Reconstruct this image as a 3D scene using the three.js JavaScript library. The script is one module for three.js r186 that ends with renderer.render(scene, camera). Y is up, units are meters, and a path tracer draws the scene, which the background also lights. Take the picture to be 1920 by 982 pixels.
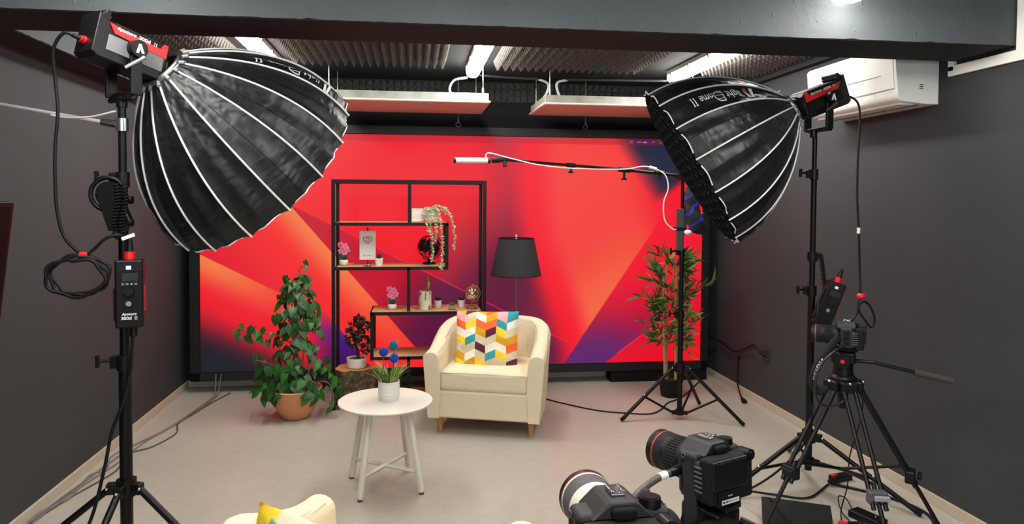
import * as THREE from 'three';
import { RoundedBoxGeometry } from 'three/addons/geometries/RoundedBoxGeometry.js';
import { mergeGeometries, mergeVertices, toCreasedNormals } from 'three/addons/utils/BufferGeometryUtils.js';
import { RectAreaLightUniformsLib } from 'three/addons/lights/RectAreaLightUniformsLib.js';
import { ImprovedNoise } from 'three/addons/math/ImprovedNoise.js';

// ---------- camera, lights, exposure ----------
const scene = new THREE.Scene();
scene.background = new THREE.Color(0x000000);
const renderer = new THREE.WebGLRenderer({ antialias: true });
renderer.toneMapping = THREE.LinearToneMapping;
renderer.toneMappingExposure = 1.0;
renderer.shadowMap.enabled = true;
RectAreaLightUniformsLib.init();

const camera = new THREE.PerspectiveCamera(2 * Math.atan(491 / 1280) * 180 / Math.PI, 1920 / 982, 0.05, 60);
camera.position.set(0, 1.5, 0);
camera.rotation.order = 'YXZ';
camera.rotation.set(-0.0325, -0.12282, 0.0055);
camera.setViewOffset(1920, 982, 30, 71, 1920, 982);      // the lens is shifted: the photograph is a crop
scene.add(camera);

const TUBE_LIGHT = 34, TUBE_GLOW = 33;                    // the ceiling tubes are the room's light (built in their fittings)
const DAY_LIGHT = 4.6, DAY_COLOR = [0.78, 0.91, 1.0];               // daylight through the frosted window behind the camera
const TUBE_COLOR = [1.0, 0.965, 0.91];

// ---------- helpers ----------
const R2D = Math.PI / 180, V = (x, y, z) => new THREE.Vector3(x, y, z);
let seed = 1234567;
const rnd = () => { seed = (seed + 0x6d2b79f5) | 0; let t = Math.imul(seed ^ (seed >>> 15), 1 | seed); t = (t + Math.imul(t ^ (t >>> 7), 61 | t)) ^ t; return ((t ^ (t >>> 14)) >>> 0) / 4294967296; };
const rr = (a, b) => a + (b - a) * rnd();
const perlin = new ImprovedNoise();
const lerp = (a, b, t) => a + (b - a) * t, clamp01 = (t) => Math.min(1, Math.max(0, t));
const sstep = (a, b, x) => { const t = clamp01((x - a) / (b - a)); return t * t * (3 - 2 * t); };

const taken = {};
function numbered(name) {
  if (!(name in taken)) { taken[name] = 0; return name; }
  taken[name]++; return name + '_' + String(taken[name]).padStart(3, '0');
}
function flat(g) { const o = g.index ? g.toNonIndexed() : g; for (const k of Object.keys(o.attributes)) if (!['position', 'normal', 'uv'].includes(k)) o.deleteAttribute(k); if (!o.attributes.normal) o.computeVertexNormals(); if (!o.attributes.uv) o.setAttribute('uv', new THREE.Float32BufferAttribute(new Float32Array(o.attributes.position.count * 2), 2)); o.morphAttributes = {}; return o; }
function join(list) { const a = list.flat(9).filter(Boolean); return a.length === 1 ? a[0] : mergeGeometries(a.map(flat)); }
function mesh(name, geo, mat, parent) {
  const m = new THREE.Mesh(Array.isArray(geo) ? join(geo) : geo, mat);
  m.castShadow = m.receiveShadow = true;
  if (parent) { m.name = name; parent.add(m); } else { m.name = numbered(name); scene.add(m); }
  return m;
}
function tag(o, label, category, group) { o.userData.label = label; o.userData.category = category; if (group) o.userData.group = group; return o; }
function thing(name, label, category, p = [0, 0, 0], turn = 0, group) {
  const o = new THREE.Group(); o.name = numbered(name); scene.add(o);
  o.position.set(...p); o.rotation.y = turn; return tag(o, label, category, group);
}
function struct(name, geo, mat) { const m = mesh(name, geo, mat); m.userData.kind = 'structure'; return m; }

const bx = (x0, x1, y0, y1, z0, z1) => new THREE.BoxGeometry(x1 - x0, y1 - y0, z1 - z0).translate((x0 + x1) / 2, (y0 + y1) / 2, (z0 + z1) / 2);
const rbx = (w, h, d, r = 0.005, s = 2) => new RoundedBoxGeometry(w, h, d, s, Math.min(r, w / 2.01, h / 2.01, d / 2.01));
const rb = (x0, x1, y0, y1, z0, z1, r = 0.004, s = 2) => rbx(x1 - x0, y1 - y0, z1 - z0, r, s).translate((x0 + x1) / 2, (y0 + y1) / 2, (z0 + z1) / 2);
const UPY = V(0, 1, 0);
function rod(a, b, r0, r1 = r0, seg = 12) {            // a cylinder or cone from a to b
  a = Array.isArray(a) ? V(...a) : a; b = Array.isArray(b) ? V(...b) : b;
  const d = b.clone().sub(a), l = d.length();
  const g = new THREE.CylinderGeometry(r1, r0, l, seg);
  g.applyQuaternion(new THREE.Quaternion().setFromUnitVectors(UPY, d.divideScalar(l)));
  return g.translate((a.x + b.x) / 2, (a.y + b.y) / 2, (a.z + b.z) / 2);
}
function bar(a, b, w, d, r = 0.002, roll = 0) {         // a square bar from a to b
  a = Array.isArray(a) ? V(...a) : a; b = Array.isArray(b) ? V(...b) : b;
  const v = b.clone().sub(a), l = v.length();
  const g = rbx(w, l, d, r, 1); if (roll) g.rotateY(roll);
  g.applyQuaternion(new THREE.Quaternion().setFromUnitVectors(UPY, v.divideScalar(l)));
  return g.translate((a.x + b.x) / 2, (a.y + b.y) / 2, (a.z + b.z) / 2);
}
const curve = (pts, closed = false, tension = 0.5) => new THREE.CatmullRomCurve3(pts.map((p) => Array.isArray(p) ? V(...p) : p), closed, 'catmullrom', tension);
function tube(pts, r, seg = 0, rad = 8, closed = false) { return new THREE.TubeGeometry(curve(pts, closed), seg || Math.max(12, pts.length * 8), r, rad, closed); }
function lathe(prof, seg = 32) { return new THREE.LatheGeometry(prof.map(([r, y]) => new THREE.Vector2(r, y)), seg); }
function aim(o, dir, up = UPY) {                         // turn an object so that its +z looks along dir
  const z = dir.clone().normalize(), x = up.clone().cross(z).normalize(), y = z.clone().cross(x);
  o.quaternion.setFromRotationMatrix(new THREE.Matrix4().makeBasis(x, y, z)); return o;
}
function metric(g, s = 1, turn = false) {                // uv in metres by the main axis of each face
  g = flat(g); const p = g.attributes.position, n = g.attributes.normal, uv = g.attributes.uv;
  for (let i = 0; i < p.count; i++) {
    const ax = Math.abs(n.getX(i)), ay = Math.abs(n.getY(i)), az = Math.abs(n.getZ(i));
    let u, v; if (ay >= ax && ay >= az) { u = p.getX(i); v = p.getZ(i); } else if (ax >= az) { u = p.getZ(i); v = p.getY(i); } else { u = p.getX(i); v = p.getY(i); }
    turn ? uv.setXY(i, v * s, u * s) : uv.setXY(i, u * s, v * s);
  }
  return g;
}
function displaced(g, f) { const p = g.attributes.position, v = V(0, 0, 0); for (let i = 0; i < p.count; i++) { v.fromBufferAttribute(p, i); f(v, i); p.setXYZ(i, v.x, v.y, v.z); } g.computeVertexNormals(); return g; }
function grid(nu, nv, f) {                               // a sheet of points f(u, v) -> [x, y, z]
  const pos = [], uv = [], idx = [];
  for (let j = 0; j <= nv; j++) for (let i = 0; i <= nu; i++) { const p = f(i / nu, j / nv); pos.push(p[0], p[1], p[2]); uv.push(i / nu, j / nv); }
  for (let j = 0; j < nv; j++) for (let i = 0; i < nu; i++) { const a = j * (nu + 1) + i, b = a + 1, c = a + nu + 1, d = c + 1; idx.push(a, b, d, a, d, c); }
  const g = new THREE.BufferGeometry(); g.setAttribute('position', new THREE.Float32BufferAttribute(pos, 3)); g.setAttribute('uv', new THREE.Float32BufferAttribute(uv, 2)); g.setIndex(idx); g.computeVertexNormals(); return g;
}

// ---------- textures ----------
const hash = (x, y, s) => { let h = Math.imul(x, 374761393) + Math.imul(y, 668265263) + Math.imul(s, 1274126177); h = Math.imul(h ^ (h >>> 13), 1274126177); return ((h ^ (h >>> 16)) >>> 0) / 4294967296; };
function vnoise(x, y, per, s) {                          // tileable value noise
  const xi = Math.floor(x), yi = Math.floor(y), fx = x - xi, fy = y - yi, m = (a) => ((a % per) + per) % per, q = (t) => t * t * (3 - 2 * t);
  const a = hash(m(xi), m(yi), s), b = hash(m(xi + 1), m(yi), s), c = hash(m(xi), m(yi + 1), s), d = hash(m(xi + 1), m(yi + 1), s);
  return lerp(lerp(a, b, q(fx)), lerp(c, d, q(fx)), q(fy));
}
const fbm = (u, v, base, oct, s) => { let t = 0, a = 0.5, w = 0; for (let o = 0; o < oct; o++) { const f = base << o; t += a * vnoise(u * f, v * f, f, s + o); w += a; a *= 0.5; } return t / w; };
function dataTex(w, h, f, srgb) {
  const d = new Uint8Array(w * h * 4);
  for (let y = 0; y < h; y++) for (let x = 0; x < w; x++) { const c = f(x / w, y / h), k = (y * w + x) * 4; if (typeof c === 'number') { d[k] = d[k + 1] = d[k + 2] = clamp01(c) * 255; } else { d[k] = clamp01(c[0]) * 255; d[k + 1] = clamp01(c[1]) * 255; d[k + 2] = clamp01(c[2]) * 255; } d[k + 3] = 255; }
  const t = new THREE.DataTexture(d, w, h); t.wrapS = t.wrapT = THREE.RepeatWrapping; t.magFilter = THREE.LinearFilter; t.minFilter = THREE.LinearMipmapLinearFilter; t.generateMipmaps = true;
  if (srgb) t.colorSpace = THREE.SRGBColorSpace; t.needsUpdate = true; return t;
}
function rep(t, u, v) { const c = t.clone(); c.repeat.set(u, v); c.needsUpdate = true; return c; }
function canvasTex(w, h, draw) { const c = document.createElement('canvas'); c.width = w; c.height = h; const x = c.getContext('2d'); draw(x, w, h); const t = new THREE.CanvasTexture(c); t.colorSpace = THREE.SRGBColorSpace; t.anisotropy = 4; return t; }

const T = {
  grain: dataTex(256, 256, (u, v) => fbm(u, v, 8, 5, 3)),
  cloth: dataTex(256, 256, (u, v) => 0.5 + 0.22 * Math.sin(u * 2 * Math.PI * 64) + 0.22 * Math.sin(v * 2 * Math.PI * 64) + 0.2 * (vnoise(u * 128, v * 128, 128, 5) - 0.5)),
  crease: dataTex(256, 256, (u, v) => fbm(u + 0.08 * fbm(u, v, 4, 2, 21), v, 4, 4, 17)),
  pleat: dataTex(256, 256, (u, v) => { let t = 0; t += vnoise(u * 3, v * 22, 66, 31) * 0.55; t += vnoise(u * 6, v * 48, 48, 37) * 0.25; t += vnoise(u * 2 + 1, v * 7, 14, 38) * 0.4; return t; }),
  floor: dataTex(512, 512, (u, v) => { const a = fbm(u, v, 4, 5, 41) - 0.5, b = fbm(u, v, 64, 2, 43) - 0.5; const k = 1 + a * 0.10 + b * 0.05; return [0.665 * k, 0.638 * k, 0.588 * k]; }, true),
  paint: dataTex(512, 512, (u, v) => { const a = fbm(u, v, 4, 5, 51) - 0.5, b = vnoise(u * 256, v * 256, 256, 53) - 0.5; const k = 1 + a * 0.14 + b * 0.06; return [0.180 * k, 0.187 * k, 0.194 * k]; }, true),
  paintBump: dataTex(512, 512, (u, v) => 0.5 + 0.5 * (fbm(u, v, 32, 4, 57) - 0.5) + 0.4 * sstep(0.86, 0.94, vnoise(u * 40, v * 40, 40, 9) * (0.6 + 0.4 * vnoise(u * 90, v * 90, 90, 10)) * 1.12)),
  wood: dataTex(512, 256, (u, v) => { const g = fbm(u, v * 1, 2, 3, 61), s = vnoise(u * 4, v * 64, 64, 63), s2 = vnoise(u * 8, v * 128, 128, 65); const k = 0.86 + 0.16 * s + 0.1 * s2 + 0.14 * (g - 0.5); return [0.80 * k, 0.62 * k, 0.43 * k]; }, true),
  bark: dataTex(256, 256, (u, v) => { const n = fbm(u * 1, v, 8, 4, 71), c = vnoise(u * 32, v * 12, 32, 73); const k = 0.45 + 0.9 * n * c + 0.12 * n; return [0.44 * k, 0.36 * k, 0.27 * k]; }, true),
  birch: dataTex(256, 256, (u, v) => { const d = vnoise(u * 8, v * 48, 48, 81) * vnoise(u * 24, v * 24, 24, 83); const k = d > 0.44 ? 0.5 : 0.98 - 0.18 * fbm(u, v, 16, 3, 85); return [0.87 * k, 0.83 * k, 0.72 * k]; }, true),
  galva: dataTex(256, 256, (u, v) => { const n = fbm(u, v, 8, 4, 91); const k = 0.78 + 0.3 * n; return [0.70 * k, 0.70 * k, 0.66 * k]; }, true),
  leaf: dataTex(128, 128, (u, v) => { const n = fbm(u, v, 4, 3, 95), mid = Math.abs(u - 0.5) < 0.03 ? 1.35 : 1; const k = (0.75 + 0.5 * n) * mid; return [0.19 * k, 0.40 * k, 0.15 * k]; }, true),
};

// ---------- materials ----------
const std = (color, roughness = 0.6, metalness = 0, extra = {}) => new THREE.MeshStandardMaterial({ color, roughness, metalness, ...extra });
const blk = (color, roughness, metalness = 0, extra = {}) => new THREE.MeshPhysicalMaterial({ color, roughness, metalness, specularIntensity: 0.5, ...extra });
const phy = (o) => new THREE.MeshPhysicalMaterial(o);
const M = {
  wall: std(0xffffff, 0.8, 0, { map: rep(T.paint, 0.5, 0.5), bumpMap: rep(T.paintBump, 0.8, 0.8), bumpScale: 0.0012 }),
  black: std(0x100f11, 0.9, 0, { bumpMap: rep(T.paintBump, 1, 1), bumpScale: 0.002 }),
  ceiling: std(0x202023, 0.85, 0, { bumpMap: rep(T.paintBump, 1, 1), bumpScale: 0.001 }),
  floor: std(0xffffff, 0.42, 0, { map: rep(T.floor, 0.5, 0.5), bumpMap: rep(T.grain, 3, 3), bumpScale: 0.0003 }),
  beamFace: std(0x43484b, 0.7, 0, { map: null, bumpMap: rep(T.paintBump, 0.9, 0.9), bumpScale: 0.004 }),
  base: std(0xb4a794, 0.5), foam: std(0x67635e, 0.95), foamDark: std(0x56534f, 0.95),
  white: std(0xe9e6df, 0.45), whiteGloss: std(0xe8e6e0, 0.18), whitePlastic: std(0xdedbd3, 0.4),
  blackPlastic: blk(0x0b0b0c, 0.42), blackMatte: blk(0x0c0c0d, 0.75), blackMetal: blk(0x0b0b0c, 0.38, 0.1), rubber: blk(0x090909, 0.85), grey: std(0x4a4a4d, 0.5), greyLight: std(0x8c8c8e, 0.5),
  chrome: std(0xc9c9cc, 0.22, 1), steel: std(0x9a9a9c, 0.35, 1), galva: std(0xffffff, 0.5, 0.25, { map: rep(T.galva, 1.5, 1.5) }), brass: std(0xcaa25c, 0.3, 1),
  red: std(0xd4141c, 0.4), redCloth: std(0xd81820, 0.85),
  copper: std(0xd6b0a2, 0.55),
  nylon: phy({ color: 0x101012, specularIntensity: 0.8, roughness: 0.46, bumpMap: rep(T.pleat, 1, 1), bumpScale: 0.008, side: THREE.DoubleSide }),
  piping: std(0xd6d6d4, 0.5), silver: std(0xb9b9bb, 0.35, 0.6, { side: THREE.DoubleSide }), diffusion: std(0xe6e4de, 0.9, 0, { side: THREE.DoubleSide }),
  gridCloth: blk(0x0d0d0e, 0.85, 0, { side: THREE.DoubleSide }),
  cream: phy({ color: 0xdccdaf, roughness: 0.88, sheen: 0.25, sheenRoughness: 0.6, bumpMap: rep(T.crease, 1.5, 1.5), bumpScale: 0.010 }),
  oakLeg: std(0xf2e2cc, 0.5, 0, { map: rep(T.wood, 2, 2) }), wood: std(0xffffff, 0.5, 0, { map: rep(T.wood, 1, 1) }),
  frame: blk(0x14100e, 0.5, 0.1), shade: std(0x2a292b, 0.85, 0, { bumpMap: rep(T.cloth, 6, 3), bumpScale: 0.0006 }),
  terracotta: std(0xcf8b5e, 0.8, 0, { bumpMap: rep(T.grain, 2, 2), bumpScale: 0.0015 }), soil: std(0x3b2c20, 0.95, 0, { bumpMap: rep(T.grain, 4, 4), bumpScale: 0.004 }),
  ceramic: std(0xdbd8d0, 0.35), bark: std(0xffffff, 0.95, 0, { map: rep(T.bark, 2, 1), bumpMap: rep(T.bark, 2, 1), bumpScale: 0.008 }), birch: std(0xffffff, 0.8, 0, { map: T.birch }),
  ivy: [0xc8c8c0, 0x8fa88a, 0xdcf0c8].map((c) => std(c, 0.45, 0, { map: T.leaf, side: THREE.DoubleSide })),
  bamboo: [0x4c6a2c, 0x3a5626, 0x6a8038].map((c) => std(c, 0.5, 0, { side: THREE.DoubleSide })),
  cane: std(0xa58b58, 0.55), stem: std(0x6a5433, 0.8), stemGreen: std(0x4d6a30, 0.7), bonsai: std(0x1f3a22, 0.6, 0, { side: THREE.DoubleSide }),
  grass: [0x6f8f3c, 0x94a850, 0x4f7030].map((c) => std(c, 0.6, 0, { side: THREE.DoubleSide })),
  blueFlower: std(0x2f57c0, 0.7), tealFlower: std(0x2f8a9c, 0.7), pink: std(0xee7f9f, 0.6, 0, { side: THREE.DoubleSide }), palePlant: std(0xb4bd98, 0.7, 0, { side: THREE.DoubleSide }), darkPlant: std(0x22342a, 0.7, 0, { side: THREE.DoubleSide }),
  dry: std(0xb79a63, 0.85, 0, { side: THREE.DoubleSide }), glass: phy({ color: 0xffffff, roughness: 0.03, transmission: 1, thickness: 0.0, ior: 1.45 }),
  lensGlass: phy({ color: 0x0a0a12, roughness: 0.05, clearcoat: 1 }), lensBlack: blk(0x101011, 0.5), lensRib: blk(0x19191b, 0.75), lensWhite: std(0xd9d3c2, 0.5), lensRed: std(0xa82a26, 0.45),
  whiteTable: std(0xd6d1c4, 0.38), screenBlack: std(0x070708, 0.3), cable: blk(0x0c0c0d, 0.5), cableWhite: std(0xd8d6d0, 0.5), cableGrey: std(0x6f6a68, 0.55),
};
M.barkDouble = M.bark; M.bark.side = THREE.DoubleSide; M.woodEnd = std(0xe8d2b4, 0.75, 0, { map: rep(T.wood, 0.6, 3), side: THREE.DoubleSide }); M.ceramicDouble = std(0xdbd8d0, 0.45, 0, { side: THREE.DoubleSide }); M.dryDark = std(0x5a4a34, 0.9, 0, { side: THREE.DoubleSide });
const glowWhite = new THREE.MeshStandardMaterial({ color: 0xffffff, roughness: 0.5, emissive: new THREE.Color().setRGB(...TUBE_COLOR), emissiveIntensity: TUBE_GLOW });
const printMat = (tex, rough = 0.6) => new THREE.MeshStandardMaterial({ map: tex, roughness: rough, transparent: true, alphaTest: 0.4, side: THREE.DoubleSide });

// ---------- the room ----------
const WL = -1.785, WR = 2.595, WB = -5.70, WF = 2.3, CEIL = 2.50, CEILF = 2.415, BEAM = 2.184, BZ0 = -3.0, BZ1 = -2.68;
struct('floor', metric(bx(WL - 0.15, WR + 0.15, -0.12, 0, WB - 0.15, WF + 0.15)), M.floor);
struct('wall_left', metric(bx(WL - 0.15, WL, 0, 2.75, WB - 0.15, WF + 0.15)), M.wall);
struct('wall_right', metric(bx(WR, WR + 0.15, 0, 2.75, WB - 0.15, WF + 0.15)), M.wall);
struct('wall_back', metric(bx(WL, WR, 0, 2.75, WB - 0.15, WB)), M.black);
{ // wall behind the camera with a wide window
  const x0 = -1.3, x1 = 2.1, y0 = 1.0, y1 = 2.2;
  struct('wall_front', [metric(bx(WL, WR, 0, y0, WF, WF + 0.15)), metric(bx(WL, WR, y1, 2.75, WF, WF + 0.15)), metric(bx(WL, x0, y0, y1, WF, WF + 0.15)), metric(bx(x1, WR, y0, y1, WF, WF + 0.15))], M.wall);
  const w = struct('window_1', [bx(x0, x1, y0, y0 + 0.05, WF + 0.03, WF + 0.09), bx(x0, x1, y1 - 0.05, y1, WF + 0.03, WF + 0.09), bx(x0, x0 + 0.05, y0, y1, WF + 0.03, WF + 0.09), bx(x1 - 0.05, x1, y0, y1, WF + 0.03, WF + 0.09), bx((x0 + x1) / 2 - 0.03, (x0 + x1) / 2 + 0.03, y0, y1, WF + 0.03, WF + 0.09)], M.white);
  const sky = new THREE.MeshStandardMaterial({ color: 0x222222, roughness: 0.4, emissive: new THREE.Color().setRGB(...DAY_COLOR), emissiveIntensity: 0.6 });
  for (const [a, b] of [[x0 + 0.05, (x0 + x1) / 2 - 0.03], [(x0 + x1) / 2 + 0.03, x1 - 0.05]]) {
    mesh('pane', bx(a, b, y0 + 0.05, y1 - 0.05, WF + 0.055, WF + 0.065), sky, w);
    const l = new THREE.RectAreaLight(new THREE.Color().setRGB(...DAY_COLOR), DAY_LIGHT, b - a, y1 - y0 - 0.1); l.position.set((a + b) / 2, (y0 + y1) / 2, WF + 0.05); w.add(l);   // looks along -z, into the room
  }
}
struct('ceiling', metric(bx(WL, WR, CEIL, 2.75, WB, BZ0)), M.ceiling);
struct('ceiling_front', metric(bx(WL, WR, CEILF, 2.75, BZ1, WF)), M.ceiling);
// concrete downstand beam across the room: grey face towards the camera, black paint on the rest, the paint line cut in by hand
{
  const n = 160, jag = (k, s) => 0.004 * (hash(k, s, 7) - 0.5) + (hash(k, s, 13) > 0.9 ? 0.009 * (hash(k, s, 17) - 0.4) : 0);
  const face = new THREE.Shape(); face.moveTo(WL, 2.75); face.lineTo(WR, 2.75);
  for (let k = n; k >= 0; k--) face.lineTo(lerp(WL, WR, k / n), BEAM + 0.002 + Math.abs(jag(k, 3)));
  const b = struct('trim_1', metric(bx(WL, WR, BEAM, 2.75, BZ0, BZ1)), M.black);
  const f = mesh('beam_face', metric(new THREE.ExtrudeGeometry(face, { depth: 0.006, bevelEnabled: false }).translate(0, 0, BZ1)), M.beamFace, b);
}
// lower beam along the left wall, its face in wall grey, its underside black
{
  const n = 120, X1 = -1.60, sh = new THREE.Shape(); sh.moveTo(-BZ0, 2.5); sh.lineTo(-WB, 2.5);
  for (let k = n; k >= 0; k--) sh.lineTo(lerp(-BZ0, -WB, k / n), BEAM + 0.002 + 0.012 * Math.max(0, hash(k, 5, 3) - 0.55));
  const b = struct('trim_2', metric(bx(WL, X1 - 0.004, BEAM, 2.5, WB, BZ0)), M.black);
  mesh('beam_face', metric(new THREE.ExtrudeGeometry(sh, { depth: 0.006, bevelEnabled: false }).rotateY(Math.PI / 2).translate(X1 - 0.006, 0, 0)), M.beamFace, b);
}
// cornice moulding along the right wall below the ceiling
struct('trim_3', [metric(bx(WR - 0.05, WR, 2.395, 2.5, WB, BZ0)), metric(bx(WR - 0.085, WR, 2.455, 2.5, WB, BZ0))], M.ceiling);
// white timber of the window recess beside the beam
{
  const t = struct('trim_4', metric(rb(WR - 0.018, WR + 0.0, 2.118, 2.166, -3.04, -0.6, 0.003)), M.white);
  mesh('jamb', rb(WR - 0.018, WR, 2.14, 2.44, -3.04, -3.003, 0.003), M.white, t);
  mesh('jamb', rb(WR - 0.018, WR, 2.16, 2.414, -2.664, -2.60, 0.003), M.white, t);
}
struct('baseboard_left', metric(rb(WL, WL + 0.014, 0, 0.055, WB, WF, 0.003, 1)), M.base);
struct('baseboard_right', metric(rb(WR - 0.014, WR, 0, 0.055, WB, WF, 0.003, 1)), M.base);
struct('baseboard_back', metric(rb(WL, WR, 0, 0.055, WB, WB + 0.014, 0.003, 1)), M.base);

// ---------- acoustic foam ----------
function foamGeo(nx, nz, p, base, h) {                   // moulded pyramids on a sheet, points down (-y), corner at the origin
  const pos = [], nrm = [], tri = (a, b, c) => { const u = V(...b).sub(V(...a)), w = V(...c).sub(V(...a)), n = u.cross(w).normalize(); for (const q of [a, b, c]) { pos.push(...q); nrm.push(n.x, n.y, n.z); } };
  for (let i = 0; i < nx; i++) for (let k = 0; k < nz; k++) {
    const x0 = i * p, x1 = x0 + p, z0 = k * p, z1 = z0 + p, y = -base, t = p * 0.06, cx = (x0 + x1) / 2, cz = (z0 + z1) / 2, ty = -base - h;
    const A = [x0, y, z0], B = [x1, y, z0], Cc = [x1, y, z1], D = [x0, y, z1], a = [cx - t, ty, cz - t], b = [cx + t, ty, cz - t], c = [cx + t, ty, cz + t], d = [cx - t, ty, cz + t];
    for (const [P, Q, q, r] of [[A, B, b, a], [B, Cc, c, b], [Cc, D, d, c], [D, A, a, d]]) { tri(P, Q, q); tri(P, q, r); }
    tri(a, b, c); tri(a, c, d);
  }
  const g = new THREE.BufferGeometry(); g.setAttribute('position', new THREE.Float32BufferAttribute(pos, 3)); g.setAttribute('normal', new THREE.Float32BufferAttribute(nrm, 3));
  return join([g, bx(0, nx * p, -base, 0, 0, nz * p)]);
}
{
  const P = 0.0555, spots = [[-0.815, 19, 33, 'grey pyramid foam panel on the ceiling between the left and middle tube lights'], [0.575, 19, 33, 'grey pyramid foam panel on the ceiling between the middle and right tube lights'],
    [2.10, 8, 33, 'narrow grey pyramid foam panel on the ceiling between right tube light and right wall'], [-1.585, 8, 33, 'narrow grey pyramid foam panel on the ceiling behind the big umbrella softbox lamp']];
  for (const [x, nx, nz, label] of spots) { const m = mesh('acoustic_foam', foamGeo(nx, nz, P, 0.006, 0.066), M.foam); m.position.set(x, CEIL, -4.86); tag(m, label, 'foam panel', 'ceiling foam panels'); }
  const n = 76, m = mesh('acoustic_foam', foamGeo(n, 3, P, 0.01, 0.05), M.foamDark);
  m.rotation.x = -Math.PI / 2; m.position.set(-1.59, CEIL - 3 * P - 0.002, WB + 0.001); tag(m, 'dark pyramid foam strip along the top of the back wall', 'foam strip');
}

// ---------- ceiling tube lights ----------
function tubeLight(x, y, z0, z1, label) {                // runs along z, z0 the far end; y is the ceiling it is fixed to
  const t = thing('tube_light', label, 'ceiling light', [x, y, (z0 + z1) / 2], 0, 'fluorescent tube lights'), L = z1 - z0;
  const sec = (w, h, r) => { const s = new THREE.Shape(); s.absarc(-w / 2 + r, -h + r, r, -Math.PI, -Math.PI / 2); s.absarc(w / 2 - r, -h + r, r, -Math.PI / 2, 0); s.lineTo(w / 2, 0); s.lineTo(-w / 2, 0); s.closePath(); return s; };
  mesh('housing', rb(-0.052, 0.052, -0.04, 0, -L / 2 + 0.02, L / 2 - 0.02, 0.01), M.whitePlastic, t);
  const body = new THREE.ExtrudeGeometry(sec(0.098, 0.06, 0.042), { depth: L - 0.08, bevelEnabled: true, bevelThickness: 0.03, bevelSize: 0.012, bevelOffset: -0.012, bevelSegments: 4, curveSegments: 8 }).translate(0, -0.036, -L / 2 + 0.04);
  mesh('diffuser', body, glowWhite, t);
  for (let k = 0; k < 5; k++) for (const s of [-1, 1]) mesh('clip', rbx(0.008, 0.03, 0.02, 0.002, 1).translate(s * 0.056, -0.042, lerp(-L / 2 + 0.12, L / 2 - 0.12, k / 4)), M.greyLight, t);
  const l = new THREE.RectAreaLight(new THREE.Color().setRGB(...TUBE_COLOR), TUBE_LIGHT, 0.085, L - 0.06);
  l.rotation.x = -Math.PI / 2; l.position.set(0, -0.1, 0); t.add(l);
}
tubeLight(-0.95, CEIL, -5.03, -3.50, 'lit tube light on the ceiling above the big umbrella softbox');
tubeLight(0.44, CEIL, -5.03, -3.50, 'lit tube light on the ceiling between the two wide foam panels');
tubeLight(1.965, CEIL, -5.03, -3.50, 'lit tube light on the ceiling above the gridded softbox');
tubeLight(1.775, CEILF, -2.648, -1.118, 'lit tube light whose end shows against the grey beam face');
tubeLight(0.30, CEILF, -2.30, -0.77, 'lit tube light on the ceiling of the camera side, middle row');
tubeLight(-1.00, CEILF, -2.50, -0.97, 'lit tube light on the ceiling of the camera side, row by the wall monitor');
tubeLight(0.40, CEILF, 0.3, 1.83, 'lit tube light on the ceiling behind the camera');

// ---------- hanging heating panels ----------
function hangingPanel(x0, x1, label) {
  const z0 = -5.45, z1 = -4.82, y0 = 2.2, t = thing('heating_panel', label, 'ceiling panel', [(x0 + x1) / 2, y0, (z0 + z1) / 2], 0, 'hanging heating panels'), w = (x1 - x0) / 2, d = (z1 - z0) / 2;
  mesh('casing', metric(rb(-w + 0.012, w - 0.012, 0.012, 0.068, -d + 0.012, d - 0.012, 0.003)), M.galva, t);
  mesh('rim', rb(-w, w, 0.003, 0.013, -d, d, 0.002), M.white, t);
  mesh('face_plate', rb(-w + 0.006, w - 0.006, -0.001, 0.004, -d + 0.006, d - 0.006, 0.001), M.copper, t);
  for (const sx of [-1, 1]) for (const sz of [-1, 1]) { const r = mesh('hanger_wire', rod([sx * (w - 0.05), 0.06, sz * (d - 0.04)], [sx * (w - 0.05), CEIL - y0, sz * (d - 0.04)], 0.0035), M.steel, t); mesh('turnbuckle', rod([sx * (w - 0.05), 0.066, sz * (d - 0.04)], [sx * (w - 0.05), 0.11, sz * (d - 0.04)], 0.007), M.galva, r); }
}
hangingPanel(-0.62, 0.552, 'flat copper-faced panel hung on wires above the bookcase');
hangingPanel(0.935, 2.11, 'flat copper-faced panel hung on wires beside the gridded softbox');
for (const [x, n] of [[0.37, 'bookcase'], [1.42, 'boom arm']]) {
  const t = thing('hanging_hook', 'small dark hook and ring hanging behind the copper panel above ' + n, 'hook', [x, 2.12, -5.52], 0, 'hooks behind the hanging panels');
  mesh('cord', rod([0, 0.02, 0], [0, 0.38, 0], 0.003), M.greyLight, t); mesh('ring', new THREE.TorusGeometry(0.018, 0.004, 8, 20).translate(0, -0.0, 0), M.steel, t); mesh('shackle', rod([0, 0.015, 0], [0, 0.045, 0], 0.006), M.galva, t);
}
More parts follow.
